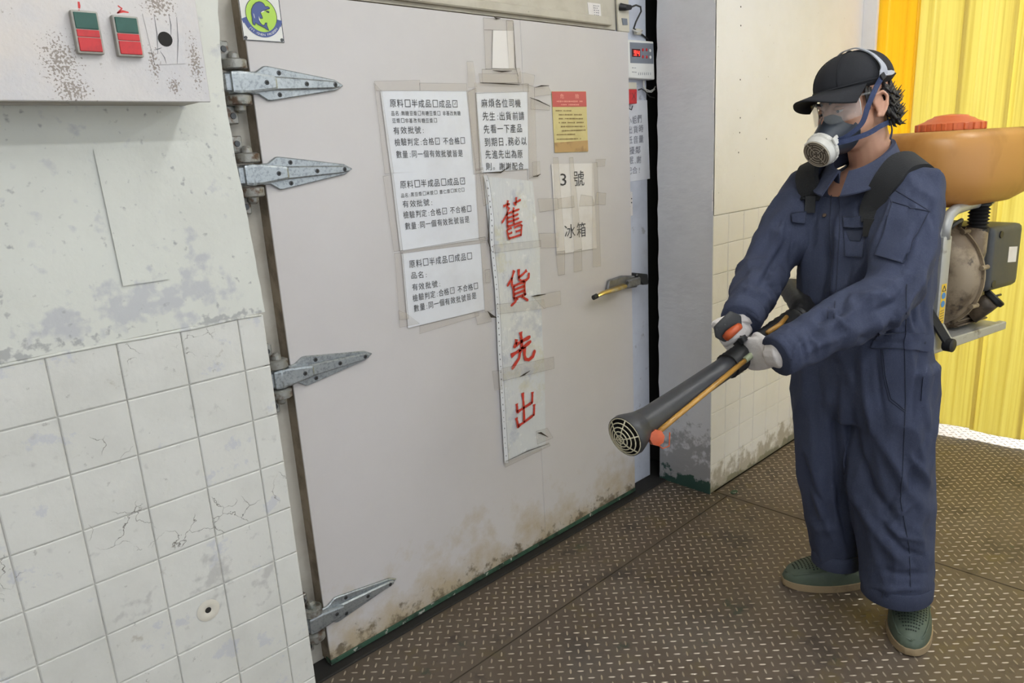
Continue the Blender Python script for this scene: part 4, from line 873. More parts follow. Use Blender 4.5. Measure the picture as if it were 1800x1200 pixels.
hs = sheet('header_sticker', [(1032, 4), (1055, 7), (1057, 35), (1036, 34)], .001, 'paper_old', None, 0, 2, 9, pl=1.8715); tag(hs, 'small faded sticker on the header above the door', 'sticker')
dashes('sticker_print', [((1042 + .4*k, 10 + 4*k), (1053, 11 + 4*k)) for k in range(6)], .0018, hs, 'ink_soft', 1.6, pl=1.8715)

for (x, y) in ((1302, 12), (1302, 45), (1301, 140), (1301, 207), (1300, 233), (1298, 268), (1347, 244), (1460, 214)):
    p = on(x, y, 1, YW - .0012); G().lathe(p, (0, -1, 0), [(-.001, .001), (.0006, .0035)], 8).build('drill_hole', 'dark', wr)
for k, (px_, py_) in enumerate(((1290, 865), (1098, 957))):
    p = on(px_, py_, 2, .001)
    if k == 0:
        ch = G().prism([(-.02, -.008), (.012, -.012), (.024, .002), (.006, .012), (-.016, .008)], p, (1, 0, 0), (0, 1, 0), (0, 0, 1), .004).build('paint_chip', 'green_paint'); tag(ch, 'green paint chip on the floor by the wall corner', 'paint chip')

# ================================================================== yellow strip curtain
XC = 4.02
sc = empty('strip_curtain', (XC, .3, .02), 'yellow translucent ribbed plastic strip curtain at the end of the bay', 'curtain')
G().box((XC - .02, -1.35, 2.40), (XC + .03, 1.53, 2.46)).build('hanging_rail', 'alu', sc)
def strip(yc, w, xo, ang, bot, m, key):
    n = 40; rows = []
    for s in range(2): pass
    out, inn = [], []
    for i in range(n + 1):
        t = (i/n - .5)*w
        rib = .0034*max(0, math.cos(2*math.pi*(t + key*.007)/.046))**6 - .0016*max(0, math.cos(2*math.pi*(t + key*.007 + .023)/.046))**10
        bend = .006*math.cos(math.pi*i/n*2 + key)
        out.append((t, rib + bend))
    zs = [bot, .05 + bot, .35, .8, 1.3, 1.8, 2.42]
    g = G(); rings = []
    for zi, z in enumerate(zs):
        sw = .012*math.sin(key*1.7 + z*1.3)*(1 - z/2.5) - .05*max(0, .45 - z)**2
        ca, sa = math.cos(ang), math.sin(ang); r = []
        for (t, d) in out: r.append((XC + xo + sw - d*ca + t*sa, yc + t*ca + d*sa, z))
        for (t, d) in out[::-1]: r.append((XC + xo + sw + .0022 - d*ca*0.2 + t*sa, yc + t*ca, z))
        rings.append(r)
    g.loft(rings); return g.build('curtain_strip', m, sc, smooth=50)
y = 1.425; k = 0
strip(1.415, .206, .004, .03, .03, 'strip_deep', 0)
y = 1.212
while y > -1.35:
    k += 1
    strip(y, .215 + random.uniform(-.006, .006), .0 if k % 2 else -.012, random.uniform(-.05, .05), .022 + random.uniform(0, .018), 'strip', k)
    y -= .196
# ================================================================== the worker
from mathutils.bvhtree import BVHTree
def U_(v): v = np.array(v, float); return v / np.linalg.norm(v)
def project(V):
    c = (np.asarray(V) - CAM) @ RC; return 900 + FPX*c[:, 0]/c[:, 2], 600 + FPX*c[:, 1]/c[:, 2], c[:, 2]

def fused(g, voxel, smooth, sub_smooth=0.5):
    """union of the overlapping closed shapes in g as one continuous surface: verts, normals, faces"""
    me = bpy.data.meshes.new('tmp'); me.from_pydata(g.v, [], g.f)
    bm = bmesh.new(); bm.from_mesh(me); bmesh.ops.recalc_face_normals(bm, faces=bm.faces); bm.to_mesh(me); bm.free()
    ob = bpy.data.objects.new('tmp', me); col.objects.link(ob)
    r = ob.modifiers.new('r', 'REMESH'); r.mode = 'VOXEL'; r.voxel_size = voxel; r.adaptivity = 0
    s = ob.modifiers.new('s', 'SMOOTH'); s.factor = sub_smooth; s.iterations = smooth
    m2 = bpy.data.meshes.new_from_object(ob.evaluated_get(bpy.context.evaluated_depsgraph_get()))
    V = np.empty(len(m2.vertices)*3); m2.vertices.foreach_get('co', V); V = V.reshape(-1, 3)
    Nn = np.array([v.normal[:] for v in m2.vertices]); F = [tuple(p.vertices) for p in m2.polygons]
    bpy.data.objects.remove(ob); bpy.data.meshes.remove(me); bpy.data.meshes.remove(m2)
    return V, Nn, F

FW = U_((-.978, .208, 0)); RT = U_((.208, .978, 0)); UP = np.array([0, 0, 1.0])       # the worker's forward, right and up
person = empty('person', (2.24, .77, 0), 'person in navy coverall, black cap and respirator aiming a blower tube', 'person')

def selip(c, a, b, ax, by, n=28, e=2.3):
    r = []
    for j in range(n):
        t = 2*math.pi*j/n; cs, sn = math.cos(t), math.sin(t)
        r.append(np.array(c) + ax*a*math.copysign(abs(cs)**(2/e), cs) + by*b*math.copysign(abs(sn)**(2/e), sn))
    return r

J = dict(Lsh=D(1606, 338, 1.96), Lel=D(1568, 520, 1.90), Lwr=D(1372, 622, 1.82), Rsh=D(1424, 340, 2.20), Rel=D(1344, 470, 2.19), Rwr=D(1304, 560, 2.00),
         Lhip=D(1575, 690, 2.11), Rhip=D(1462, 682, 2.26), Lkn=D(1572, 850, 2.19), Rkn=D(1456, 835, 2.34), Lcf=D(1578, 1030, 2.24), Rcf=D(1472, 975, 2.42))
neck = D(1532, 296, 2.09)
TR = [  # (px, py, depth, half width, half depth) torso rings from crotch to neck
    (1520, 728, 2.20, .135, .115), (1519, 690, 2.19, .178, .138), (1518, 640, 2.17, .190, .142), (1517, 600, 2.155, .186, .138), (1517, 545, 2.14, .190, .138), (1518, 490, 2.125, .192, .136),
    (1520, 430, 2.11, .195, .130), (1522, 380, 2.10, .192, .122), (1524, 340, 2.095, .178, .108), (1527, 312, 2.09, .135, .085), (1530, 296, 2.09, .085, .066), (1532, 284, 2.09, .066, .060)]
def coverall_shape(k=1.0, arms=1.0, legs=1.0):
    g = G()
    rr_ = [selip(D(x, y, d), a*k, b*k, RT, FW) for x, y, d, a, b in TR]
    for q_, kk in ((-1, .75), (-2, .6), (-3, .35)):
        c_ = sum(rr_[q_])/len(rr_[q_]); rr_[q_] = [p - UP*kk*max(-.03, (p - c_) @ FW) for p in rr_[q_]]
    g.loft(rr_)
    for s, sgn in (('L', -1), ('R', 1)):
        sh, el, wr = J[s + 'sh'], J[s + 'el'], J[s + 'wr']
        inn = sh - RT*sgn*.06 + np.array([0, 0, .012])
        up = U_(el - sh); fo = U_(wr - el)
        pts = [inn, sh, sh*.72 + el*.28, sh*.35 + el*.65, el - up*.03 + fo*.0, el*.93 + wr*.07 , el*.65 + wr*.35, el*.3 + wr*.7, wr*.97 + el*.03, wr + fo*.012]
        rad = [.080, .086, .084, .078, .074, .072, .069, .062, .055, .053]
        g.tube(pts, [r*arms for r in rad], 20)
        hp, kn, cf = J[s + 'hip'], J[s + 'kn'], J[s + 'cf']
        foot = np.array([2.25, .63, 0]) if s == 'L' else np.array([2.30, .905, 0])
        if s == 'L': pr = [(hp + np.array([0, 0, .09]), .100, .112), (hp, .104, .117), (hp*.5 + kn*.5 - RT*-.012, .114, .116), (kn + RT*.014, .118, .120), (kn*.5 + cf*.5 + RT*.010, .108, .112), (cf + RT*.003, .094, .102), (cf - np.array([0, 0, .012]) + RT*.003, .093, .101)]
        else: pr = [(hp + np.array([0, 0, .09]), .110, .122), (hp, .112, .122), (hp*.5 + kn*.5, .102, .112), (kn, .090, .100), (kn*.5 + cf*.5, .080, .088), (cf, .074, .080), (cf - np.array([0, 0, .012]), .073, .079)]
        g.loft([selip(c, a*legs, b*legs, RT, FW, 24, 2.1) for c, a, b in pr])
    return g

# body: head, neck, trunk, limbs, one surface ----------------------------------------------
HC = np.array([2.1685, .8614, 1.5809]); HF = U_((-.9036, .3950, -.1657)); HL = np.array([-.4143, -.9042, .1035]); HL = U_(HL - (HL @ HF)*HF); HU = np.cross(HF, HL)
if HU[2] < 0: HU = -HU
def H(f, l, u): return HC + HF*f + HL*l + HU*u
HA = (HF, HL, HU)

def hand(g, W, a, n, s, curls, grow=0.0, spread=.0, thumb=(.55, .75, .25), tcurl=.5, fl=1.0, palm=True):
    """palm and five fingers: W wrist, a towards the fingers, n out of the palm, s towards the thumb"""
    a = U_(a); n = U_(np.array(n) - (np.array(n) @ a)*a); s0 = np.cross(n, a); s = s0 if s0 @ np.array(s) > 0 else -s0
    if palm:
        rr = []
        for t, w, h in ((-.03, .027, .021), (0, .028, .020), (.025, .036, .019), (.06, .042, .0165), (.085, .041, .0145), (.094, .036, .012)):
            rr.append(selip(W + a*t, w + grow, h + grow, s, n, 16, 2.6))
        g.loft(rr)
    for i, (k, L, r) in enumerate(((.030, .074, .0092), (.0105, .082, .0096), (-.0095, .077, .0092), (-.0285, .060, .0082))):
        p = W + a*.086 + s*k; d = a + s*k*spread*10; pts = [p - a*.02, p]; rad = [r + grow, r + grow + .0006]; th = 0.0
        c = curls[i] if hasattr(curls[0], '__len__') else curls
        for q, fr in zip(c, (.46, .30, .24)):
            th += q; dd = U_(a*math.cos(th) + n*math.sin(th) + s*k*spread*4)
            mid = pts[-1] + dd*L*fl*fr*.5; end = pts[-1] + dd*L*fl*fr
            pts += [mid, end]; rad += [r + grow - .0004, r + grow - .0002]
            r -= .0007
        pts.append(pts[-1] + dd*.005); rad.append((r + grow)*.6)
        g.tube(pts, rad, 10)
    b = W + a*.022 + s*.026; d1 = U_(a*thumb[0] + s*thumb[1] + n*thumb[2]); d2 = U_(d1 + (a*.6 + n*.9)*tcurl); d3 = U_(d2 + (n*.7 - s*.4)*tcurl)
    g.tube([b - d1*.012, b, b + d1*.036, b + d1*.036 + d2*.030, b + d1*.036 + d2*.030 + d3*.022, b + d1*.036 + d2*.030 + d3*.028], [.013 + grow, .0145 + grow, .0118 + grow, .0108 + grow, .0098 + grow, .006 + grow], 10)

# blower tube axis: the hands close on it
T0 = D(1100, 766, 1.66); T1 = D(1392, 566, 2.06)
TA = U_(T1 - T0)
def tube_at(px):
    best = min(range(400), key=lambda i: abs(project(np.array([T0 + (T1 - T0)*i/399]))[0][0] - px)); return T0 + (T1 - T0)*best/399
view = lambda p: U_(p - CAM)
cL = tube_at(1322)                                   # where the left hand holds
nL = U_(view(cL)*.8 + UP*.25 - (view(cL) @ TA)*TA*.5)
# left hand: wrist at the sleeve end, knuckles on the near side of the tube
kL = cL - view(cL)*.038 - UP*.010 - TA*.006
aL = U_(kL - J['Lwr']); WL = kL - aL*.082
HANDL = dict(W=WL, a=aL, n=view(cL)*.95 + UP*.10, s=UP, curls=[(.75, .95, .6)]*4, thumb=(.92, .25, .35), tcurl=.35)
# right hand: around the control grip that stands on the tube
gp = D(1281, 577, 1.905)                              # middle of the control grip
kR = D(1275, 591, 1.975); WR = D(1311, 566, 2.005)
aR = U_(kR - WR)
HANDR = dict(W=kR - aR*.080, a=aR, n=-view(gp)*.9 + U_(RC[:, 0])*.25, s=UP*1.0, curls=[(.9, 1.2, .7)]*4, thumb=(.95, .25, .1), tcurl=.25, fl=.85)

gb = G()
gb.sphere(H(-.008, 0, .035), (.098, .077, .100), 24, 16, HA)
gb.sphere(H(.022, 0, -.035), (.070, .064, .085), 20, 14, HA)
gb.loft([selip(H(.030, 0, .02), .064, .060, HL, HF, 20), selip(H(.032, 0, -.03), .063, .060, HL, HF, 20), selip(H(.036, 0, -.07), .054, .052, HL, HF, 20), selip(H(.046, 0, -.100), .036, .040, HL, HF, 20), selip(H(.052, 0, -.114), .022, .024, HL, HF, 20)])
gb.tube([H(.088, 0, .012), H(.100, 0, -.012), H(.112, 0, -.034), H(.100, 0, -.044)], [.008, .010, .0135, .010], 10)          # nose
for s in (-1, 1):
    gb.sphere(H(.103, s*.011, -.040), .009, 8, 6)                                                                           # nostril wings
    gb.tube([H(.088, s*.012, .018), H(.086, s*.032, .022), H(.070, s*.052, .016)], [.007, .0085, .006], 8)                   # brow
    gb.sphere(H(.064, s*.046, -.026), (.022, .018, .018), 10, 8, HA)                                                         # cheek bone
    # ear: rim, lobe and bowl
    ec = H(-.004, s*.076, -.012)
    gb.tube([ec + HF*.012 + HU*.006 , ec + HF*.008 + HU*.026 + HL*s*.006, ec - HF*.012 + HU*.032 + HL*s*.012, ec - HF*.024 + HU*.016 + HL*s*.014, ec - HF*.020 - HU*.010 + HL*s*.012, ec - HF*.006 - HU*.030 + HL*s*.006, ec + HF*.008 - HU*.030], [.005, .0052, .0054, .0056, .0052, .0066, .006], 8)
    gb.sphere(ec - HF*.006, (.018, .006, .028), 10, 8, HA)
    gb.tube([H(.094, 0, -.066), H(.088, s*.022, -.068)], [.008, .005], 8)                                                    # lips
gb.tube([H(-.030, 0, -.02), H(-.028, 0, -.08), neck + UP*.02, neck - UP*.05], [.056, .055, .060, .070], 18)
gb.loft([selip(D(x, y, d), a*.80, b*.80, RT, FW) for x, y, d, a, b in TR])
for s, sgn in (('L', -1), ('R', 1)):
    sh, el, wr = J[s + 'sh'], J[s + 'el'], J[s + 'wr']
    hw = HANDL['W'] if s == 'L' else HANDR['W']
    gb.tube([sh - RT*sgn*.06, sh, sh*.4 + el*.6, el, el*.5 + wr*.5, wr, hw], [.055, .054, .045, .040, .037, .029, .027], 14)
    hp, kn, cf = J[s + 'hip'], J[s + 'kn'], J[s + 'cf']
    ank = np.array([2.262, .632, .085]) if s == 'L' else np.array([2.315, .885, .085])
    toe = U_(np.array([-.255, -.085, 0])) if s == 'L' else U_(np.array([-.17, .18, 0]))
    gb.tube([hp + UP*.06, hp, kn, kn*.45 + ank*.55, ank, ank - UP*.03], [.088, .086, .058, .054, .037, .036], 14)
    gb.tube([ank - UP*.035 - toe*.045, ank - UP*.04, ank - UP*.048 + toe*.08, ank - UP*.055 + toe*.145], [.028, .034, .030, .020], 12)
hand(gb, **{**HANDL, 'palm': True}); hand(gb, **HANDR)
V, Nn, F = fused(gb, .0042, 5)
body = mesh_obj('body', V, F, 'skin', person, smooth='all')
# eyes, brows: small pieces of the face
for s in (-1, 1):
    G().sphere(H(.0775, s*.031, -.002), (.0110, .0120, .0070), 12, 8, HA).build('eyeball', 'eye', body, smooth='all')
    G().sphere(H(.0868, s*.0305, -.0035), (.0028, .0052, .0042), 10, 6, HA).build('iris', 'hair', body, smooth='all')
    G().tube([H(.086, s*.017, .0035), H(.0885, s*.031, .0055), H(.079, s*.047, .002)], [.003, .0062, .003], 8).build('eyelid', 'skin', body, smooth='all')
    G().tube([H(.0945, s*.014, .021), H(.0945, s*.034, .027), H(.080, s*.054, .022)], [.003, .0042, .002], 8, flat=((0, 0, 1), 1.0)).build('eyebrow', 'hair', body, smooth='all')

# coverall --------------------------------------------------------------------------------
V, Nn, F = fused(coverall_shape(), .0066, 6)
px, py, dep = project(V); toC = CAM - V; toC /= np.linalg.norm(toC, axis=1)[:, None]
face = np.clip((Nn*toC).sum(1)*1.6, 0, 1)
disp = np.zeros(len(V))
for i in range(len(V)):        # soft creases everywhere, drawn out along the limbs
    p = V[i]; q = mnoise.noise(Vector((p[0]*14 + p[2]*3, p[1]*14, p[2]*5.5))); disp[i] += .0095*(1 - 2*abs(q)) - .005 + .0050*mnoise.noise(Vector((p[0]*26 + 7, p[1]*26 + p[2]*6, p[2]*13)))
def fold(pts, width, amp):
    """a ridge (amp > 0) or valley along a line given in picture pixels, on the side seen there"""
    global disp
    P = np.array(pts, float); best = np.full(len(V), 1e9); end = np.ones(len(V)); n = len(P) - 1
    for i in range(n):
        a, b = P[i], P[i+1]; d = b - a; L2 = d @ d
        t = np.clip(((px - a[0])*d[0] + (py - a[1])*d[1]) / L2, 0, 1)
        q = np.hypot(px - a[0] - t*d[0], py - a[1] - t*d[1]); m_ = q < best
        best[m_] = q[m_]; s = (i + t[m_])/n; end[m_] = np.sin(np.pi*np.clip(s, .04, .96))**.6
    disp += amp*np.exp(-(best/width)**2)*end*face
FOLDS = [
 # trousers
 ([(1470, 660), (1480, 760), (1500, 870), (1560, 960), (1600, 1000)], 11, .010), ([(1490, 680), (1500, 770), (1530, 860), (1590, 930)], 9, -.010), ([(1500, 660), (1540, 760), (1590, 850), (1630, 900)], 12, .008),
 ([(1590, 840), (1560, 900), (1530, 960)], 9, -.006), ([(1622, 780), (1600, 860), (1580, 880)], 8, -.008), ([(1630, 700), (1640, 760), (1628, 800)], 9, .008), ([(1470, 640), (1468, 760), (1480, 900), (1505, 1010)], 10, -.014),
 ([(1520, 1030), (1570, 1036), (1625, 1034)], 6, .005), ([(1545, 1000), (1590, 1012), (1628, 1008)], 7, -.006), ([(1420, 700), (1430, 800), (1440, 900)], 10, .006), ([(1445, 700), (1455, 820), (1462, 940)], 9, -.006), ([(1405, 900), (1440, 930), (1475, 925)], 9, .005),
 ([(1640, 860), (1615, 820), (1600, 800)], 8, .008), ([(1560, 1040), (1540, 980), (1530, 920)], 9, .005),
 # left sleeve
 ([(1640, 430), (1610, 500), (1570, 560), (1500, 590)], 12, .010), ([(1620, 470), (1575, 530), (1530, 550)], 8, -.009), ([(1590, 480), (1545, 520), (1500, 525)], 8, .006), ([(1550, 500), (1500, 545), (1440, 590)], 9, .006), ([(1530, 480), (1470, 530), (1420, 580)], 8, -.005),
 ([(1480, 590), (1440, 605), (1410, 625)], 7, .006), ([(1570, 330), (1560, 390), (1540, 430)], 8, .007), ([(1600, 330), (1595, 380), (1575, 430)], 8, -.005), ([(1545, 345), (1535, 380), (1525, 400)], 7, -.007), ([(1640, 380), (1645, 430), (1630, 470)], 8, .006),
 ([(1420, 590), (1400, 610), (1388, 640)], 6, .006), ([(1450, 560), (1430, 590), (1425, 625)], 6, -.005),
 # right sleeve
 ([(1400, 350), (1360, 430), (1325, 510)], 10, .006), ([(1385, 420), (1350, 480), (1320, 520)], 8, -.007), ([(1320, 510), (1345, 520), (1375, 545)], 7, .008), ([(1310, 530), (1335, 540), (1355, 565)], 6, -.007), ([(1305, 545), (1322, 552), (1340, 570)], 6, .007), ([(1330, 490), (1360, 505), (1385, 500)], 7, -.006),
 # chest and waist
 ([(1480, 350), (1470, 450), (1465, 560)], 9, .006), ([(1450, 360), (1445, 470), (1440, 560)], 9, -.005), ([(1500, 440), (1485, 520), (1470, 590)], 8, -.006), ([(1420, 400), (1415, 480), (1410, 560)], 8, .005), ([(1590, 540), (1600, 570), (1610, 592)], 7, .006), ([(1560, 570), (1555, 585), (1550, 595)], 6, -.006), ([(1620, 520), (1625, 560), (1630, 590)], 7, -.006), ([(1500, 590), (1540, 600), (1595, 602)], 5, -.005),
 ([(1540, 615), (1545, 680), (1555, 740)], 5, -.006), ([(1515, 620), (1520, 690), (1535, 760)], 6, .006), ([(1500, 630), (1505, 690)], 5, -.006), ([(1575, 545), (1572, 582)], 4, .005), ([(1560, 560), (1562, 582)], 4, -.005), ([(1604, 540), (1606, 580)], 4, -.005), ([(1616, 620), (1612, 680), (1604, 740)], 6, -.006),
 ([(1440, 560), (1470, 555), (1500, 540)], 5, -.006), ([(1415, 578), (1432, 600), (1440, 625)], 4, .005), ([(1460, 545), (1480, 570), (1495, 580)], 5, .005), ([(1400, 595), (1412, 615), (1414, 636)], 4, -.005), ([(1555, 400), (1520, 460), (1480, 510)], 7, .005), ([(1610, 395), (1600, 440), (1578, 480)], 6, -.006), ([(1632, 350), (1640, 400), (1640, 440)], 5, -.005),
 ([(1380, 380), (1370, 430), (1345, 470)], 5, .005), ([(1395, 400), (1392, 450), (1388, 500)], 5, -.006), ([(1335, 450), (1318, 490), (1312, 520)], 5, .005), ([(1365, 520), (1380, 500), (1388, 470)], 5, .006),
 ([(1540, 900), (1580, 940), (1622, 950)], 6, .006), ([(1555, 930), (1590, 968), (1625, 978)], 5, -.006), ([(1610, 880), (1580, 905), (1560, 935)], 5, .005), ([(1425, 860), (1445, 900), (1470, 960)], 6, .006), ([(1412, 800), (1425, 850), (1450, 890)], 5, -.005)]
for p_, w_, a_ in FOLDS: fold(p_, w_*.85, a_*1.55)
V = V + Nn*disp[:, None]
cov = mesh_obj('coverall', V, F, 'cloth', person, smooth='all')
BV = BVHTree.FromPolygons([Vector(v) for v in V], F)
def hit(x, y, off=0.0):
    d = U_(ray(x, y)); h = BV.ray_cast(Vector(CAM), Vector(d))
    if h[0] is None: h = BV.find_nearest(Vector(D(x, y, 2.1)))
    n = np.array(h[1]); n = n if n @ d < 0 else -n
    return np.array(h[0]) + n*off, n
def seam(pts, r=.0014, m='stitch', off=.0006, name='seam', step=9):
    P = []
    for i in range(len(pts) - 1):
        a, b = pts[i], pts[i+1]; k = max(1, int(math.hypot(b[0]-a[0], b[1]-a[1]) / step))
        P += [(a[0] + (b[0]-a[0])*t/k, a[1] + (b[1]-a[1])*t/k) for t in range(k)]
    P.append(pts[-1]); Q = [hit(x, y, off)[0] for x, y in P]
    Q2 = [Q[0]] + [q for q, q0 in zip(Q[1:], Q[:-1]) if np.linalg.norm(q - q0) < .06]
    if len(Q2) > 1: G().tube(Q2, r, 5).build(name, m, cov, smooth='all')
def patch(q, off=.003, m='cloth', name='pocket', n=8, parent=None):
    """a panel of cloth lying on the coverall between four picture points"""
    q = [np.array(p, float) for p in q]; top, bot = [], []
    for i in range(n + 1):
        for j in range(n + 1):
            a, b = i/n, j/n; p = (q[0]*(1-b) + q[1]*b)*(1-a) + (q[3]*(1-b) + q[2]*b)*a
            h, nn_ = hit(p[0], p[1], 0); top.append(h + nn_*off); bot.append(h - nn_*.004)
    fs = []; k = (n+1)**2; w = n + 1
    for i in range(n):
        for j in range(n): a = i*w + j; fs.append((a, a+1, a+w+1, a+w)); fs.append((k+a, k+a+w, k+a+w+1, k+a+1))
    bd = [j for j in range(w)] + [i*w + n for i in range(1, w)] + [n*w + j for j in range(n-1, -1, -1)] + [i*w for i in range(n-1, 0, -1)]
    for i in range(len(bd)): a, b = bd[i], bd[(i+1) % len(bd)]; fs.append((b, a, a+k, b+k))
    g = G(); g.add(top + bot, fs); o = g.build(name, m, parent or cov, smooth=35); return o
# waistband, side tab, pockets, placket, seams
patch([(1545, 584), (1592, 584), (1592, 612), (1530, 611)], .0055, name='waistband')
patch([(1589, 583), (1634, 588), (1632, 617), (1588, 612)], .0085, name='waist_tab')
p, n_ = hit(1622, 601, .006); G().lathe(p, n_, [(0, .006), (.002, .0055), (.003, .003)], 12).build('button', 'stitch', cov, smooth=True)
patch([(1482, 381), (1523, 382), (1522, 400), (1484, 400)], .008, name='pocket_flap')
patch([(1486, 402), (1519, 404), (1512, 424), (1494, 422)], .0022, 'stitch', name='chest_pocket_mouth')
patch([(1391, 375), (1416, 372), (1413, 393), (1392, 390)], .007, name='pocket_flap')
patch([(1568, 357), (1629, 374), (1588, 464), (1540, 449)], .0060, name='sleeve_pocket')
for pts in ([(1463, 320), (1458, 400), (1462, 480), (1455, 560)], [(1475, 315), (1476, 400), (1470, 500), (1466, 560)], [(1594, 500), (1593, 540), (1592, 583)], [(1590, 613), (1592, 700), (1588, 800), (1583, 880), (1598, 960), (1601, 1040)],
            [(1552, 614), (1556, 660), (1566, 700), (1590, 720)], [(1549, 614), (1553, 662), (1563, 703), (1590, 724)], [(1518, 1048), (1560, 1054), (1600, 1056), (1628, 1052)], [(1575, 335), (1600, 350), (1635, 372)], [(1560, 340), (1568, 357)],
            [(1572, 362), (1548, 440)], [(1578, 365), (1556, 442)], [(1400, 640), (1390, 628), (1384, 610), (1378, 596)]): seam(pts)
for q in ([(1568, 357), (1629, 374), (1588, 464), (1540, 449)], [(1482, 381), (1523, 382), (1522, 400), (1484, 400)], [(1391, 375), (1416, 372), (1413, 393), (1392, 390)], [(1482, 400), (1523, 402), (1517, 452), (1486, 450)]):
    seam(q + [q[0]], .0013, off=.0075 if q[0][0] != 1482 or q[0][1] != 400 else .002)
seam([(1545, 584), (1592, 584)], .0012, off=.006); seam([(1530, 611), (1592, 612)], .0012, off=.006)
patch([(1622, 662), (1641, 660), (1634, 690), (1618, 704)], .004, name='back_pocket')
p, n_ = hit(1450, 379, .002); G().lathe(p, n_, [(0, .0062), (.0025, .0058), (.0035, .0035)], 12).build('button', 'button', cov, smooth=True)
# collar: two wings and the stand, a folded band of cloth round the neck
def collar():
    g = G(); n = 48; rows = []
    for i in range(n + 1):
        t = -math.pi*.93 + 2*math.pi*.93*i/n            # 0 = nape, +-pi = throat
        d = -FW*math.cos(t) + RT*math.sin(t); fr = (1 - math.cos(t))/2; sd = abs(math.sin(t))
        c = np.array([2.192, .834, 0]) + UP*(1.487 - .082*fr**1.3) + FW*.020*fr
        r = .066 + .006*sd
        a = c + d*r - UP*(.045 - .01*fr); b = c + d*(r - .002); e = c + d*(r + .008) + UP*.001
        w = .030 + .030*fr**1.5; f = c + d*(r + w) - UP*(.050 + .012*fr)
        rows.append([a, b, e, f, f - UP*.004 - d*.001, e - UP*.006 - d*.003])
    g.loft(rows); return g.build('collar', 'cloth', cov, smooth=45)
collar()
for s, nm in (('L', 0), ('R', 1)):
    wr, el = J[s + 'wr'], J[s + 'el']; a = U_(wr - el)
    G().tube([wr - a*.030, wr - a*.012, wr + a*.010, wr + a*.016], [.0575, .0575, .056, .050], 20).build('sleeve_cuff', 'cloth', cov, smooth=50)
    cf = J[s + 'cf'] + (RT*.003 if s == 'L' else 0); ca, cb_ = (.097, .105) if s == 'L' else (.0775, .0835)
    G().loft([selip(cf + UP*h_, ca*k_, cb_*k_, RT, FW, 36, 2.1) for h_, k_ in ((.030, .985), (.026, 1.0), (-.020, 1.0), (-.022, .985), (-.018, .95), (.020, .95))]).build('trouser_cuff', 'cloth', cov, smooth=40)

# gloves --------------------------------------------------------------------------------
for nm, hd_, lb in (('L', HANDL, 'white cotton glove closed on the blower tube'), ('R', HANDR, 'white cotton glove around the control grip')):
    g = G(); hand(g, **hd_, grow=.0028)
    W = hd_['W']; wr = J[nm + 'wr']; a = U_(hd_['a'])
    g.tube([wr - U_(wr - J[nm + 'el'])*.02, W*.5 + wr*.5, W + a*.01], [.042, .038, .032], 14)
    V2, N2, F2 = fused(g, .0030, 3); 
    V2 = V2 + N2*np.array([.0009*mnoise.noise(Vector(v)*70) for v in V2])[:, None]
    tag(mesh_obj('glove', V2, F2, 'glove', person, smooth='all'), lb)

# clogs ---------------------------------------------------------------------------------
def clog(heel, toe, lb):
    heel, toe = np.array(heel, float), np.array(toe, float); a = U_(toe - heel); b = np.cross(UP, a); L = np.linalg.norm(toe - heel)
    root = empty('clog', tuple(heel*.5 + toe*.5), lb, parent=person)
    wS = lambda s: .052*max(.02, (4*min(s + .10, .999)*(1 - min(s, .999))))**.36*(.80 + .30*math.sin(math.pi*min(1, s*.85)))
    hS = lambda s: np.interp(s, [0, .06, .25, .45, .62, .8, .93, 1], [.030, .062, .070, .080, .072, .056, .038, .014])
    def P(s, th): return heel + a*L*s + b*wS(s)*math.cos(th)*(1.0) + UP*(.024 + hS(s)*max(0, math.sin(th))**.62)
    rings = []
    for i in range(26):
        s = min(.998, max(.002, i/25)); r = [P(s, math.pi*j/14) for j in range(15)]
        rings.append(r + [heel + a*L*s - b*wS(s)*.98 + UP*.016, heel + a*L*s + b*wS(s)*.98 + UP*.016])
    G().loft(rings).build('clog_upper', 'clog', root, smooth='all')
    rs = []
    for i in range(26):
        s = min(.998, max(.002, i/25)); w = wS(s)*1.06; lift = .010*max(0, s - .82)**1.2*4
        c = heel + a*(L*(s*1.02 - .01)); rs.append([c + b*w + UP*lift, c + b*w + UP*(.026 + lift*.4), c - b*w + UP*(.026 + lift*.4), c - b*w + UP*lift])
    G().loft(rs).build('clog_sole', 'sole', root, smooth=40, bevel=.0015)
    rim = [P(s, th) + UP*.001 for s, th in [(.97, math.pi/2)] + [(s, .55) for s in np.linspace(.9, .42, 8)] + [(.40, 1.2), (.395, math.pi/2), (.40, math.pi - 1.2)] + [(s, math.pi - .55) for s in np.linspace(.42, .9, 8)] + [(.97, math.pi/2)]]
    G().tube(rim, .0028, 6).build('vamp_ridge', 'clog', root, smooth='all')
    G().tube([P(s, th) + UP*.002 for s, th in ((.34, .35), (.2, .5), (.06, .8), (.02, math.pi/2), (.06, math.pi - .8), (.2, math.pi - .5), (.34, math.pi - .35))], .0045, 6).build('heel_strap', 'clog', root, smooth='all')
    g = G()
    for i in range(12):
        for j in range(11):
            s = .46 + i*.038; th = math.pi/2 + (j - 5)*.155
            if abs(j - 5)/5.5 > 1.0 - .5*(i/11)**3: continue
            p = P(s, th); n = U_(np.cross(P(s + .01, th) - p, P(s, th + .02) - p)); n = n if n[2] > 0 else -n
            g.lathe(p + n*.0004, n, [(-.001, .0027), (.0006, .0027)], 6)
    tag(g.build('vent_holes', 'clog_hole', root), kind='stuff')
clog((2.335, .662, 0), (2.075, .572, 0), 'near green foam clog pointing at the camera')
clog((2.385, .812, 0), (2.185, 1.018, 0), 'far green foam clog seen from its side')
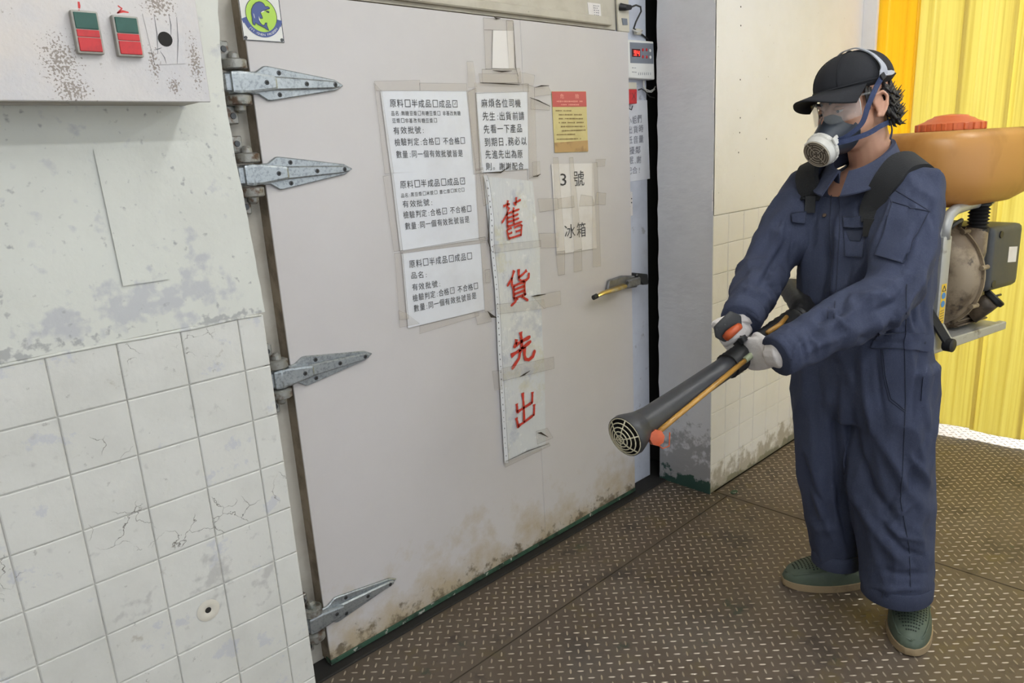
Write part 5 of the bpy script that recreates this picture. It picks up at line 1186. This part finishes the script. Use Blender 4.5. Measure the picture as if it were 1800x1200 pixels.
# cap -----------------------------------------------------------------------------------
cap = empty('cap', tuple(H(-.01, 0, .05)), 'black cloth cap with a curved brim', parent=person)
CF, CLt, CU, CC0 = .114, .091, .090, (-.010, 0, .052)
def CP(th, ph, k=1.0):            # th round the head (0 = front), ph up from the band
    f = CC0[0] + CF*k*math.cos(th)*math.cos(ph)**.85; l = CLt*k*math.sin(th)*math.cos(ph)**.85; u = CC0[2] + CU*k*math.sin(ph)**.9 if ph > 0 else CC0[2] + .02*ph
    return H(f, l, u)
g = G(); rings = []
for i in range(15):
    ph = -.9 + .9*i/2 if i < 2 else (i - 2)/12*math.pi/2*.995
    rings.append([CP(2*math.pi*j/36, ph, 1.0 + .006*math.cos(6*math.pi*j/18)) for j in range(36)])
g.loft(rings); g.build('crown', 'capcloth', cap, smooth='all')
for k in range(6):
    th = math.pi/6 + k*math.pi/3
    G().tube([CP(th, p, 1.006) for p in np.linspace(.02, math.pi/2*.98, 12)], .0012, 5).build('crown_seam', 'capcloth', cap, smooth='all')
G().sphere(H(CC0[0], 0, CC0[2] + CU + .001), (.008, .008, .004), 10, 6, HA).build('crown_button', 'capcloth', cap, smooth='all')
G().tube([CP(2*math.pi*j/40, 0.03, 1.012) for j in range(41)], .0024, 6).build('band_seam', 'capcloth', cap, smooth='all')
g = G(); top, bot = [], []; na, nr = 24, 8
for i in range(na + 1):
    th = (i/na - .5)*2*1.22
    for j in range(nr + 1):
        t = j/nr; b = np.array([CC0[0] + CF*.985*math.cos(th), CLt*.985*math.sin(th)])
        ext = .080*math.cos(th*.98)**.55 if abs(th) < 1.5 else 0
        f = b[0] + ext*t*1.0; l = b[1]*(1 + .10*t*math.cos(th)); u = CC0[2] + .002 - .008*t - .034*(abs(l)/.09)**2*t - .006*(abs(l)/.09)**2
        top.append(H(f, l, u + .0022)); bot.append(H(f, l, u - .0022))
w = nr + 1; k = len(top); fs = []
for i in range(na):
    for j in range(nr): a = i*w + j; fs.append((a, a+1, a+w+1, a+w)); fs.append((k+a, k+a+w, k+a+w+1, k+a+1))
bd = [j for j in range(w)] + [i*w + nr for i in range(1, na+1)] + [na*w + j for j in range(nr-1, -1, -1)] + [i*w for i in range(na-1, 0, -1)]
for i in range(len(bd)): a, b = bd[i], bd[(i+1) % len(bd)]; fs.append((b, a, a+k, b+k))
g.add(top + bot, fs); g.build('brim', 'capcloth', cap, smooth='all')

# hair ----------------------------------------------------------------------------------
g = G(); rng2 = random.Random(3)
for i in range(230):
    th = rng2.uniform(1.75, 2*math.pi - 1.75); l0 = math.sin(th); f0 = math.cos(th)
    u0 = rng2.uniform(-.035, .045); s = 1.0
    b = np.array([-.008 + .098*f0, .079*l0, u0])
    ln = rng2.uniform(.03, .062)*(1.1 if f0 < -.3 else .75)
    flick = rng2.uniform(.006, .042); side = rng2.uniform(-.012, .012)
    pts = [H(*b), H(b[0]*1.05, b[1]*1.06, u0 - ln*.35), H(b[0]*1.08 - .004 + side*.3, b[1]*1.10 + side, u0 - ln*.7), H(b[0]*1.10 - flick*.7 + side*.5, b[1]*1.12 + side*1.3, u0 - ln + flick*.8)]
    g.tube(pts, [.0055, .0055, .004, .0008], 5)
for s in (-1, 1):
    for i in range(14):                      # in front of the ear
        f = rng2.uniform(.012, .034); u0 = rng2.uniform(.028, .045)
        g.tube([H(f, s*.079, u0), H(f + .001, s*.081, u0 - .022), H(f + .003, s*.080, u0 - rng2.uniform(.035, .055))], [.0032, .003, .0006], 5)
tag(g.build('hair', 'hair', person, smooth='all'), kind='stuff')

# safety glasses ---------------------------------------------------------------------------
sgl = empty('safety_glasses', tuple(H(.11, 0, -.01)), 'clear wraparound safety glasses', parent=person)
def LP(th, u, k=0.0): return H(.020 + (.098 + k)*math.cos(th), (.082 + k)*math.sin(th), u)
for s, nm in ((1, 0), (-1, 1)):
    g = G(); rows = []
    for i in range(15):
        th = s*(.09 + 1.12*i/14); lo = -.034 + .012*math.exp(-((abs(th) - .0)/.16)**2)*2.2 + .006*(abs(th)/1.2)**3; hi = .030 - .006*(abs(th)/1.2)**3
        rows.append([LP(th, lo), LP(th, (lo*2 + hi)/3), LP(th, (lo + hi*2)/3), LP(th, hi), LP(th, hi, .0018), LP(th, (lo + hi*2)/3, .0018), LP(th, (lo*2 + hi)/3, .0018), LP(th, lo, .0018)])
    g.loft(rows); g.build('lens', 'lens', sgl, smooth='all')
    G().tube([LP(s*1.21, .024), H(.025, s*.087, .022), H(-.01, s*.084, .018)], [.003, .0028, .0025], 6).build('temple_arm', 'lens', sgl, smooth='all')
    G().tube([LP(s*1.2, .026, .001), LP(s*1.22, .0, .001), LP(s*1.2, -.028, .001)], .0012, 5).build('lens_edge', 'white_pl', sgl, smooth='all')
G().tube([LP(.1, .016, .001), LP(0, .018, .002), LP(-.1, .016, .001)], .003, 6).build('bridge', 'lens', sgl, smooth='all')

# respirator -----------------------------------------------------------------------------
rp = empty('respirator', tuple(H(.12, 0, -.07)), 'half face respirator with one round white filter and navy straps', parent=person)
RA = U_(HF*.90 - HU*.36 + HL*.10); RU = U_(HU - (HU @ RA)*RA); RL = np.cross(RU, RA); RL = RL if RL @ HL > 0 else -RL
def RP(f, l, u): return H(.082, 0, -.066) + RA*f + RL*l + RU*u
def oval(f, a, bt, bb, n=32, e=2.2, pinch=0):
    r = []
    for j in range(n):
        t = 2*math.pi*j/n; c, s = math.cos(t), math.sin(t)
        aa = a*(1 - pinch*max(0, s)**2); b = bt if s > 0 else bb
        r.append(RP(f - .030*(abs(c))**2*(1 if f < .02 else .2), aa*math.copysign(abs(c)**(2/e), c), b*math.copysign(abs(s)**(2/e), s)))
    return r
g = G(); g.loft([oval(-.012, .058, .060, .056, pinch=.45), oval(.004, .061, .063, .058, pinch=.45), oval(.010, .056, .058, .054, pinch=.4), oval(.022, .049, .050, .048, pinch=.25), oval(.040, .043, .042, .042), oval(.054, .041, .039, .040)])
g.build('facepiece', 'mask', rp, smooth=50)
fo = RP(.048, 0, -.004)
G().lathe(fo, RA, [(0, .043), (.004, .046), (.016, .046), (.018, .044), (.030, .043), (.036, .041), (.0375, .038)], 36).build('filter_housing', 'filter', rp, smooth=True)
for k in range(14):
    t = 2*math.pi*k/14; d = RL*math.cos(t) + RU*math.sin(t)
    G().obox(fo + RA*.010 + d*.0462, RA, np.cross(RA, d), d, .010, .013, .002).build('housing_tab', 'filter', rp, bevel=.0006)
G().lathe(fo + RA*.0372, RA, [(0, .0385), (.0012, .0375), (.0012, .001)], 36).build('filter_mesh', 'filter_dark', rp, smooth=True)
G().tube([fo + RA*.0385 + (RL*math.cos(t) + RU*math.sin(t))*.038 for t in np.linspace(0, 2*math.pi, 37)], .0016, 6).build('filter_rim', 'filter_rib', rp, smooth='all')
for rr_, offs in ((.010, 0), (.018, .25), (.026, 0), (.033, .25)):
    for q in range(4):
        t0 = q*math.pi/2 + offs + .12; P_ = [fo + RA*.0388 + (RL*math.cos(t) + RU*math.sin(t))*rr_ for t in np.linspace(t0, t0 + math.pi/2 - .24, 8)]
        G().tube(P_, .0011, 5).build('filter_rib', 'filter_rib', rp, smooth='all')
for q in range(4):
    t = q*math.pi/2 + .4; d = RL*math.cos(t) + RU*math.sin(t); G().tube([fo + RA*.0388 + d*.004, fo + RA*.0388 + d*.037], .0011, 5).build('filter_rib', 'filter_rib', rp, smooth='all')
def band(pts, w, nrm_c, m, name, th=.0011, parent=None):
    """flat strap through the points, lying flat against the head"""
    P = [np.array(p) for p in pts]; Q = []
    for i in range(len(P) - 1):
        for k in range(6):
            t = k/6; p0, p1, p2, p3 = P[max(i-1, 0)], P[i], P[i+1], P[min(i+2, len(P)-1)]
            Q.append(.5*((2*p1) + (-p0 + p2)*t + (2*p0 - 5*p1 + 4*p2 - p3)*t*t + (-p0 + 3*p1 - 3*p2 + p3)*t**3))
    Q.append(P[-1]); rows = []; W = w if hasattr(w, '__len__') else [w, w]
    for i, q in enumerate(Q):
        tg = U_(Q[min(i+1, len(Q)-1)] - Q[max(i-1, 0)]); n = q - nrm_c; n = U_(n - (n @ tg)*tg); b = np.cross(tg, n)
        ww = np.interp(i/(len(Q)-1), np.linspace(0, 1, len(W)), W)/2
        rows.append([q - b*ww - n*th, q + b*ww - n*th, q + b*ww + n*th, q - b*ww + n*th])
    g = G(); g.loft(rows); return g.build(name, m, parent or rp, smooth=40)
hc = H(-.005, 0, .0)
for s in (1, -1):
    band([RP(.050, s*.044, .008), RP(.030, s*.062, .004), H(.062, s*.080, -.050), H(.040, s*.089, -.008), H(.010, s*.095, .034), H(-.012, s*.099, .058)], .0135, hc, 'navy_strap', 'upper_strap')
    band([RP(.052, s*.046, .002), RP(.034, s*.062, -.006), H(.045, s*.078, -.080), H(.005, s*.082, -.070), H(-.045, s*.066, -.066), H(-.085, s*.030, -.068), H(-.092, 0, -.070)], .0135, H(-.02, 0, -.07), 'navy_strap', 'neck_strap')
    band([H(-.006, s*.097, .052), H(-.016, s*.099, .066), H(-.020, s*.094, .088), H(-.014, s*.070, .122), H(-.010, s*.030, .146), H(-.010, 0, .149)], [.010, .024, .016, .009, .008, .008], hc, 'cradle', 'head_cradle', .0014)
    band([H(-.016, s*.099, .064), H(-.050, s*.090, .060), H(-.090, s*.060, .066), H(-.118, s*.02, .074), H(-.121, 0, .076)], [.020, .012, .010, .010], hc, 'cradle', 'head_cradle', .0014)
    G().obox(H(-.010, s*.101, .056), U_(HU + HF*.4), U_(HF - HU*.4), HL, .016, .016, .005).build('strap_buckle', 'black_pl', rp, bevel=.0015)
    G().obox(RP(.052, s*.047, .010), RA, RU, RL, .022, .022, .007).build('strap_lug', 'filter', rp, bevel=.002)
    G().obox(H(-.055, s*.062, -.068), HF, HU, HL, .014, .017, .006).build('neck_clip', 'black_pl', rp, bevel=.0015)
band([H(-.060, .056, -.066), H(-.058, .060, -.090), H(-.045, .062, -.112)], .010, H(-.02, 0, -.09), 'navy_strap', 'strap_tail')
# ================================================================== backpack mist blower
BO = np.array([2.375, .80, .868]); BB = -FW; BL = -RT      # base of the carrying frame; axes: back, left, up
def B(b, l, u): return BO + BB*b + BL*l + UP*u
def bbox(lo, hi, name, m, parent, bevel=.006, seg=2, smooth=True):
    g = G(); c = B((lo[0]+hi[0])/2, (lo[1]+hi[1])/2, (lo[2]+hi[2])/2)
    g.obox(c, BB, BL, UP, hi[0]-lo[0], hi[1]-lo[1], hi[2]-lo[2]); return g.build(name, m, parent, smooth=smooth, bevel=bevel, seg=seg)
bl = empty('mist_blower', tuple(B(.1, 0, 0)), 'backpack mist blower with amber tank, orange lid and long black tube', 'mist blower')
# tank: rounded loaf with a flat top
rings = []
for u, k, bo in ((.405, .55, .0), (.412, .74, .0), (.435, .90, .0), (.48, .985, .0), (.53, 1.0, .0), (.575, 1.0, .0), (.605, .975, .0), (.622, .92, 0), (.630, .80, 0)):
    rings.append(selip(B(.270 + bo, -.005, u), .275*k, .195*k, BB, BL, 44, 3.2))
tk = G().loft(rings).build('tank', 'tank', bl, smooth=60)
lid = G(); LC = B(.258, .0, .628)
prof = [(0, .090), (.003, .093), (.024, .093), (.026, .088), (.032, .072), (.038, .064), (.043, .050), (.047, .046), (.050, .026), (.052, .002)]
lid.lathe(LC, UP, prof, 48); lo_ = lid.build('tank_lid', 'lid', bl, smooth=35)
for k in range(20):
    t = 2*math.pi*k/20; d = BB*math.cos(t) + BL*math.sin(t)
    G().obox(LC + UP*.013 + d*.094, UP, np.cross(UP, d), d, .022, .013, .007).build('lid_grip', 'lid', lo_, bevel=.002)
# frame: L shaped carrier with a bent top tube
for s in (1, -1):
    bbox((.0, s*.135 - .012, .06), (.046, s*.135 + .012, .335), 'frame_upright', 'alu', bl, .005)
    G().tube([B(.026, s*.135, .325), B(.026, s*.135, .36), B(.045, s*.132, .392), B(.09, s*.125, .405), B(.20, s*.11, .410), B(.34, s*.10, .412)], .0155, 12).build('frame_tube', 'alu', bl, smooth='all')
    g = G(); g.loft([[B(b, s*.135 + o, u) for b, u in ((.0, .07), (.05, .07), (.10, .018), (.43, .014), (.43, -.012), (.06, -.016), (.0, -.016))] for o in (-.012, .012)]); g.build('frame_foot', 'alu', bl, bevel=.003)
bbox((-.004, -.135, .0), (.012, .135, .36), 'back_plate', 'alu', bl, .004)
bbox((.04, -.12, -.012), (.43, .12, .008), 'base_plate', 'alu', bl, .003)
bbox((-.04, -.13, .12), (-.004, .13, .34), 'back_pad', 'strap', bl, .012)
# warning sticker strip on the upright
def on_up(u0, u1, b0, b1, m, nm):
    g = G(); l = .1475; g.add([B(b0, l, u0), B(b1, l, u0), B(b1, l, u1), B(b0, l, u1), B(b0, l - .001, u0), B(b1, l - .001, u0), B(b1, l - .001, u1), B(b0, l - .001, u1)], [(0, 1, 2, 3), (4, 7, 6, 5), (0, 4, 5, 1), (1, 5, 6, 2), (2, 6, 7, 3), (3, 7, 4, 0)]); return g.build(nm, m, bl)
on_up(.075, .195, .012, .038, 'sticker_y', 'warning_sticker')
for u in (.135, .160):
    g = G(); g.lathe(B(.025, .1477, u), BL, [(0, .010), (.0006, .010)], 16); g.build('sticker_symbol', 'sticker_b', bl)
g = G()
for u in (.182,): 
    for p, q in (((.016, u - .008), (.025, u + .008)), ((.025, u + .008), (.034, u - .008)), ((.034, u - .008), (.016, u - .008))): g.tube([B(p[0], .1478, p[1]), B(q[0], .1478, q[1])], .0012, 4)
g.build('warning_triangle', 'ink', bl)
g = G()
for i in range(5): g.tube([B(.016, .1478, .082 + i*.008), B(.034, .1478, .084 + i*.008)], .0012, 4)
g.build('sticker_print', 'sign_brown', bl)
# fan housing: a drum lying against the frame with a rolled rim and an outlet neck
FC = B(.105, 0, .190)
G().lathe(FC, BB, [(0, .10), (.008, .145), (.030, .165), (.07, .172), (.096, .170), (.112, .155), (.118, .10), (.118, .01)], 48).build('fan_housing', 'fan', bl, smooth=50)
G().lathe(FC + BB*.080, BB, [(0, .170), (.0, .180), (.007, .180), (.007, .170)], 48, caps=False).build('housing_flange', 'fan', bl, smooth=40)
for t in (.2, .9, 1.6, 2.3, -.5):
    d = BL*math.cos(t) + UP*math.sin(t); G().tube([FC + d*.178 + BB*.066, FC + d*.178 + BB*.102], .0075, 8).build('flange_bolt', 'fan', bl, smooth=True)
g = G(); g.tube([B(.215, .085, .20), B(.255, .10, .27), B(.268, .105, .330)], [.055, .042, .031], 16); g.build('outlet_neck', 'fan', bl, smooth='all')
# bellows between fan and tank
g = G(); pr = [(0, .031), (.012, .032), (.014, .026)]
for i in range(6): pr += [(.020 + i*.0105, .031), (.0255 + i*.0105, .024)]
pr += [(.084, .031), (.100, .032), (.102, .026)]
g.lathe(B(.268, .105, .318), U_(UP + BB*.02), pr, 24); g.build('bellows', 'rubber', bl, smooth=30)
G().tube([B(.268 + .033*math.cos(t), .105 + .033*math.sin(t), .412) for t in np.linspace(0, 2*math.pi, 20)], .004, 6).build('bellows_clamp', 'black_pl', bl, smooth='all')
# engine
bbox((.305, -.10, .125), (.50, .135, .330), 'engine_cowl', 'cowl', bl, .022, 3)
bbox((.27, -.08, .13), (.31, .12, .31), 'cowl_rim', 'cowl', bl, .006)
g = G(); g.add([B(.415, .1357, .21), B(.47, .1357, .205), B(.47, .1357, .255), B(.415, .1357, .26)], [(0, 1, 2, 3)]); g.build('rating_plate', 'paper_old', bl)
dl = G().lathe(B(.355, .132, .305), BL, [(0, .012), (.006, .011)], 14).build('cowl_screw', 'black_pl', bl, smooth=True)
G().lathe(B(.34, .132, .150), BL, [(0, .014), (.005, .012)], 14).build('cowl_screw', 'black_pl', bl, smooth=True)
bbox((.22, -.07, .012), (.40, .09, .128), 'engine_block', 'engine', bl, .016, 2)
bbox((.12, -.06, .008), (.23, .07, .06), 'engine_mount', 'engine', bl, .010, 2)
for i in range(3): bbox((.225, -.078, .02 + i*.016), (.408, .098, .026 + i*.016), 'engine_fin', 'engine', bl, .002, 1)
G().tube([B(.315, .085, .045), B(.335, .12, .080), B(.345, .135, .098)], [.032, .029, .028], 16).build('fuel_neck', 'engine', bl, smooth='all')
G().lathe(B(.344, .133, .096), U_(B(.345, .135, .098) - B(.335, .12, .080)), [(0, .031), (.004, .034), (.016, .034), (.019, .030)], 20).build('fuel_cap', 'black_pl', bl, smooth=30)
G().tube([B(.350, .146, .112) + (BB*.02*s) for s in (-1, 1)], .004, 6).build('cap_grip', 'black_pl', bl, smooth='all')
G().tube([B(.08, .10, .33), B(.09, .13, .365), B(.12, .13, .372), B(.15, .11, .35)], .006, 8).build('fuel_line', 'cable_b', bl, smooth='all')
# shoulder straps lying on the coverall
def strap_px(pts, w, off, m, name, th=.005):
    P = []; Nn_ = []
    for a in pts:
        if len(a) == 2: p, n = hit(a[0], a[1], off)
        else: p, n = np.array(a[:3]), U_(np.array(a[3:6]))
        P.append(p); Nn_.append(n)
    Q, NQ = [], []
    for i in range(len(P) - 1):
        for k in range(5):
            t = k/5; p0, p1, p2, p3 = P[max(i-1, 0)], P[i], P[i+1], P[min(i+2, len(P)-1)]
            Q.append(.5*((2*p1) + (-p0 + p2)*t + (2*p0 - 5*p1 + 4*p2 - p3)*t*t + (-p0 + 3*p1 - 3*p2 + p3)*t**3)); NQ.append(Nn_[i]*(1-t) + Nn_[i+1]*t)
    Q.append(P[-1]); NQ.append(Nn_[-1]); rows = []
    for i, q in enumerate(Q):
        tg = U_(Q[min(i+1, len(Q)-1)] - Q[max(i-1, 0)]); n = U_(NQ[i] - (NQ[i] @ tg)*tg); b = np.cross(tg, n)
        ww = (np.interp(i/(len(Q)-1), np.linspace(0, 1, len(w)), w) if hasattr(w, '__len__') else w)/2
        rows.append([q - b*ww - n*th, q + b*ww - n*th, q + b*(ww*.9) + n*th, q - b*(ww*.9) + n*th])
    G().loft(rows).build(name, m, bl, smooth=35)
def cast(o, d, off):
    h = BV.ray_cast(Vector(o), Vector(d))
    if h[0] is None: h = BV.find_nearest(Vector(o))
    n = np.array(h[1]); n = n if n @ np.array(d) < 0 else -n; return tuple(np.array(h[0]) + n*off) + tuple(n)
SC = D(1524, 345, 2.095)
for l_, zz in ((.098, (1.265, 1.285)), (-.105, (1.325, 1.335))):
    p = []
    for z_ in zz: o_ = SC + BL*l_*.93 + FW*.5; o_[2] = z_; p.append(cast(o_, -FW, .010))
    for ph in (8, 26, 44, 62, 80, 98, 116, 134):
        ph = math.radians(ph); pv = SC + BL*l_*(.94 + .58*math.sin(ph)**1.5); pv[2] -= .045 if l_ > 0 else .0; dd = FW*math.cos(ph) + UP*math.sin(ph)
        q_ = cast(pv + dd*.6, -dd, .012); p.append(q_[:3] + tuple(U_(dd + BL*.55*math.sin(ph)*(1 if l_ > 0 else -.5))))
    o_ = SC + BL*l_*1.2 - FW*.5; o_[2] = 1.33; p.append(cast(o_, FW, .012))
    p.append(tuple(B(-.012, l_*.8, .36)) + tuple(BB))
    strap_px(p, [.044, .056, .066, .072, .074, .074, .074, .074, .072, .070, .06, .05], .01, 'strap', 'shoulder_strap', .007)
    q = p[0]; e_ = np.array(q[:3]) - UP*.0; strap_px([tuple(e_ + UP*.012) + q[3:], tuple(e_ - UP*.012) + q[3:], tuple(e_ - UP*.036) + q[3:]], .030, .01, 'rubber', 'strap_buckle', .009)
strap_px([tuple(D(1596, 462, 2.02)) + tuple(BL), tuple(D(1612, 500, 2.06)) + tuple(BL), tuple(D(1630, 540, 2.10)) + tuple(BL), tuple(D(1650, 575, 2.14)) + tuple(BL), tuple(D(1668, 604, 2.17)) + tuple(BL)], [.02, .026, .030, .032, .030], .008, 'strap', 'lower_strap', .003)
G().lathe(D(1668, 606, 2.165), BL, [(-.012, .020), (.012, .020), (.014, .016)], 14).build('strap_anchor', 'rubber', bl, smooth=30)
# blowing tube with its nozzle ------------------------------------------------------------
def T(t): return T0 + (T1 - T0)*t
tlen = np.linalg.norm(T1 - T0)
G().tube([T(.045), T(.07), T(.12), T(.30), T(.50), T(.60)], [.041, .037, .0325, .0300, .0290, .0290], 24).build('blowing_tube', 'tube', bl, smooth='all')
pr = []; x = .56
g = G(); pts, rad = [], []
for i in range(16): pts += [T(x), T(x + .011)]; rad += [.0345, .0325]; x += .022
g.tube(pts, rad, 20); g.build('tube_sleeve', 'rubber', bl, smooth=40)
ext = [T(.88), T(1.0), T1 + TA*.06, T1 + TA*.13 + RT*.05, B(-.16, -.24, .16), B(-.04, -.26, .10), B(.08, -.20, .08), B(.10, -.12, .09)]
P2 = []; 
for i in range(len(ext) - 1):
    for k in range(6):
        t = k/6; p0, p1, p2, p3 = ext[max(i-1, 0)], ext[i], ext[i+1], ext[min(i+2, len(ext)-1)]
        P2.append(.5*((2*p1) + (-p0 + p2)*t + (2*p0 - 5*p1 + 4*p2 - p3)*t*t + (-p0 + 3*p1 - 3*p2 + p3)*t**3))
P2.append(ext[-1])
G().tube(P2, [.036 if i % 2 else .032 for i in range(len(P2))], 18).build('flexible_hose', 'rubber', bl, smooth=40)
# flared nozzle head with wire guard
nz = T(.0)
G().lathe(nz - TA*.004, TA, [(0, .044), (.0, .049), (.012, .050), (.026, .046), (.038, .042), (.052, .038), (.052, .033), (.036, .036), (.012, .043)], 32, caps=False).build('nozzle_rim', 'tube', bl, smooth=40)
G().lathe(nz + TA*.020, TA, [(0, .042), (.002, .001)], 24).build('nozzle_inner', 'dark', bl)
uN = U_(np.cross(TA, UP)); vN = np.cross(uN, TA)
gd = empty('nozzle_guard', tuple(nz - TA*.01), parent=bl)
for r_ in (.010, .019, .028, .037, .046):
    dz = .016*(1 - (r_/.046)**2)
    G().tube([nz - TA*(.004 + dz) + (uN*math.cos(t) + vN*math.sin(t))*r_ for t in np.linspace(0, 2*math.pi, 25)], .0015, 5).build('guard_ring', 'wire', gd, smooth='all')
for k in range(3):
    t = math.pi/3*k + .3; d = uN*math.cos(t) + vN*math.sin(t)
    G().tube([nz - TA*(.004 + .016*(1 - q*q)) + d*.046*q for q in (-1, -.5, 0, .5, 1)], .0016, 5).build('guard_spoke', 'wire', gd, smooth='all')
# metering knob, liquid hose, control grip
side = U_(-view(T(.1)) - ((-view(T(.1))) @ TA)*TA); dn = np.cross(TA, side); dn = dn if dn[2] < 0 else -dn
kn0 = T(.075) + dn*.040 + side*.016
G().lathe(kn0, U_(side + dn*.3 - TA*.3), [(-.006, .017), (0, .019), (.012, .019), (.014, .012), (.016, .004)], 8).build('metering_knob', 'orange', bl, smooth=25)
G().tube([kn0 - TA*.01 + dn*.005, kn0 - TA*.0 + dn*.030, kn0 + TA*.02 + dn*.034, kn0 + TA*.045 + dn*.01], .0016, 5).build('knob_wire', 'orange', bl, smooth='all')
G().tube([T(.10) + dn*.034 + side*.018, T(.2) + dn*.029 + side*.022, T(.4) + dn*.021 + side*.027, T(.60) + dn*.013 + side*.031], .0068, 10).build('liquid_hose', 'hose', bl, smooth='all')
G().tube([T(.60) + dn*.012 + side*.032, T(.645) + dn*.011 + side*.034], .0085, 10).build('hose_fitting', 'fitting', bl, smooth=True)
G().tube([T(.78) + dn*.0 + side*.038 - dn*.014, T(.86) - dn*.012 + side*.040, T(.93) - dn*.020 + side*.036], [.006, .007, .006], 10).build('liquid_hose', 'hose', bl, smooth='all')
gbse = T(.70)
G().tube([gbse + UP*.02, gbse*.5 + D(1300, 600, 1.93)*.5, D(1297, 598, 1.925)], [.024, .020, .016], 12).build('grip_bracket', 'rubber', bl, smooth='all')
def gq(px, py, d): return D(px, py, d)
front = [(1283, 546), (1303, 554), (1304, 574), (1275, 602), (1257, 593), (1254, 574)]
g = G(); g.loft([[gq(x, y, dd) for x, y in front] for dd in (1.838, 1.925)]); g.build('control_grip', 'black_pl', bl, smooth=30, bevel=.006, seg=2)
g = G(); g.tube([D(1275, 594, 1.834), D(1282, 587, 1.826), D(1293, 578, 1.826), D(1300, 573, 1.834)], [.010, .0115, .0105, .009], 10); g.build('throttle_trigger', 'orange', bl, smooth='all')
G().tube([D(1303, 592, 1.90), D(1308, 600, 1.90)], [.012, .011], 10).build('stop_switch', 'black_pl', bl, smooth=True)
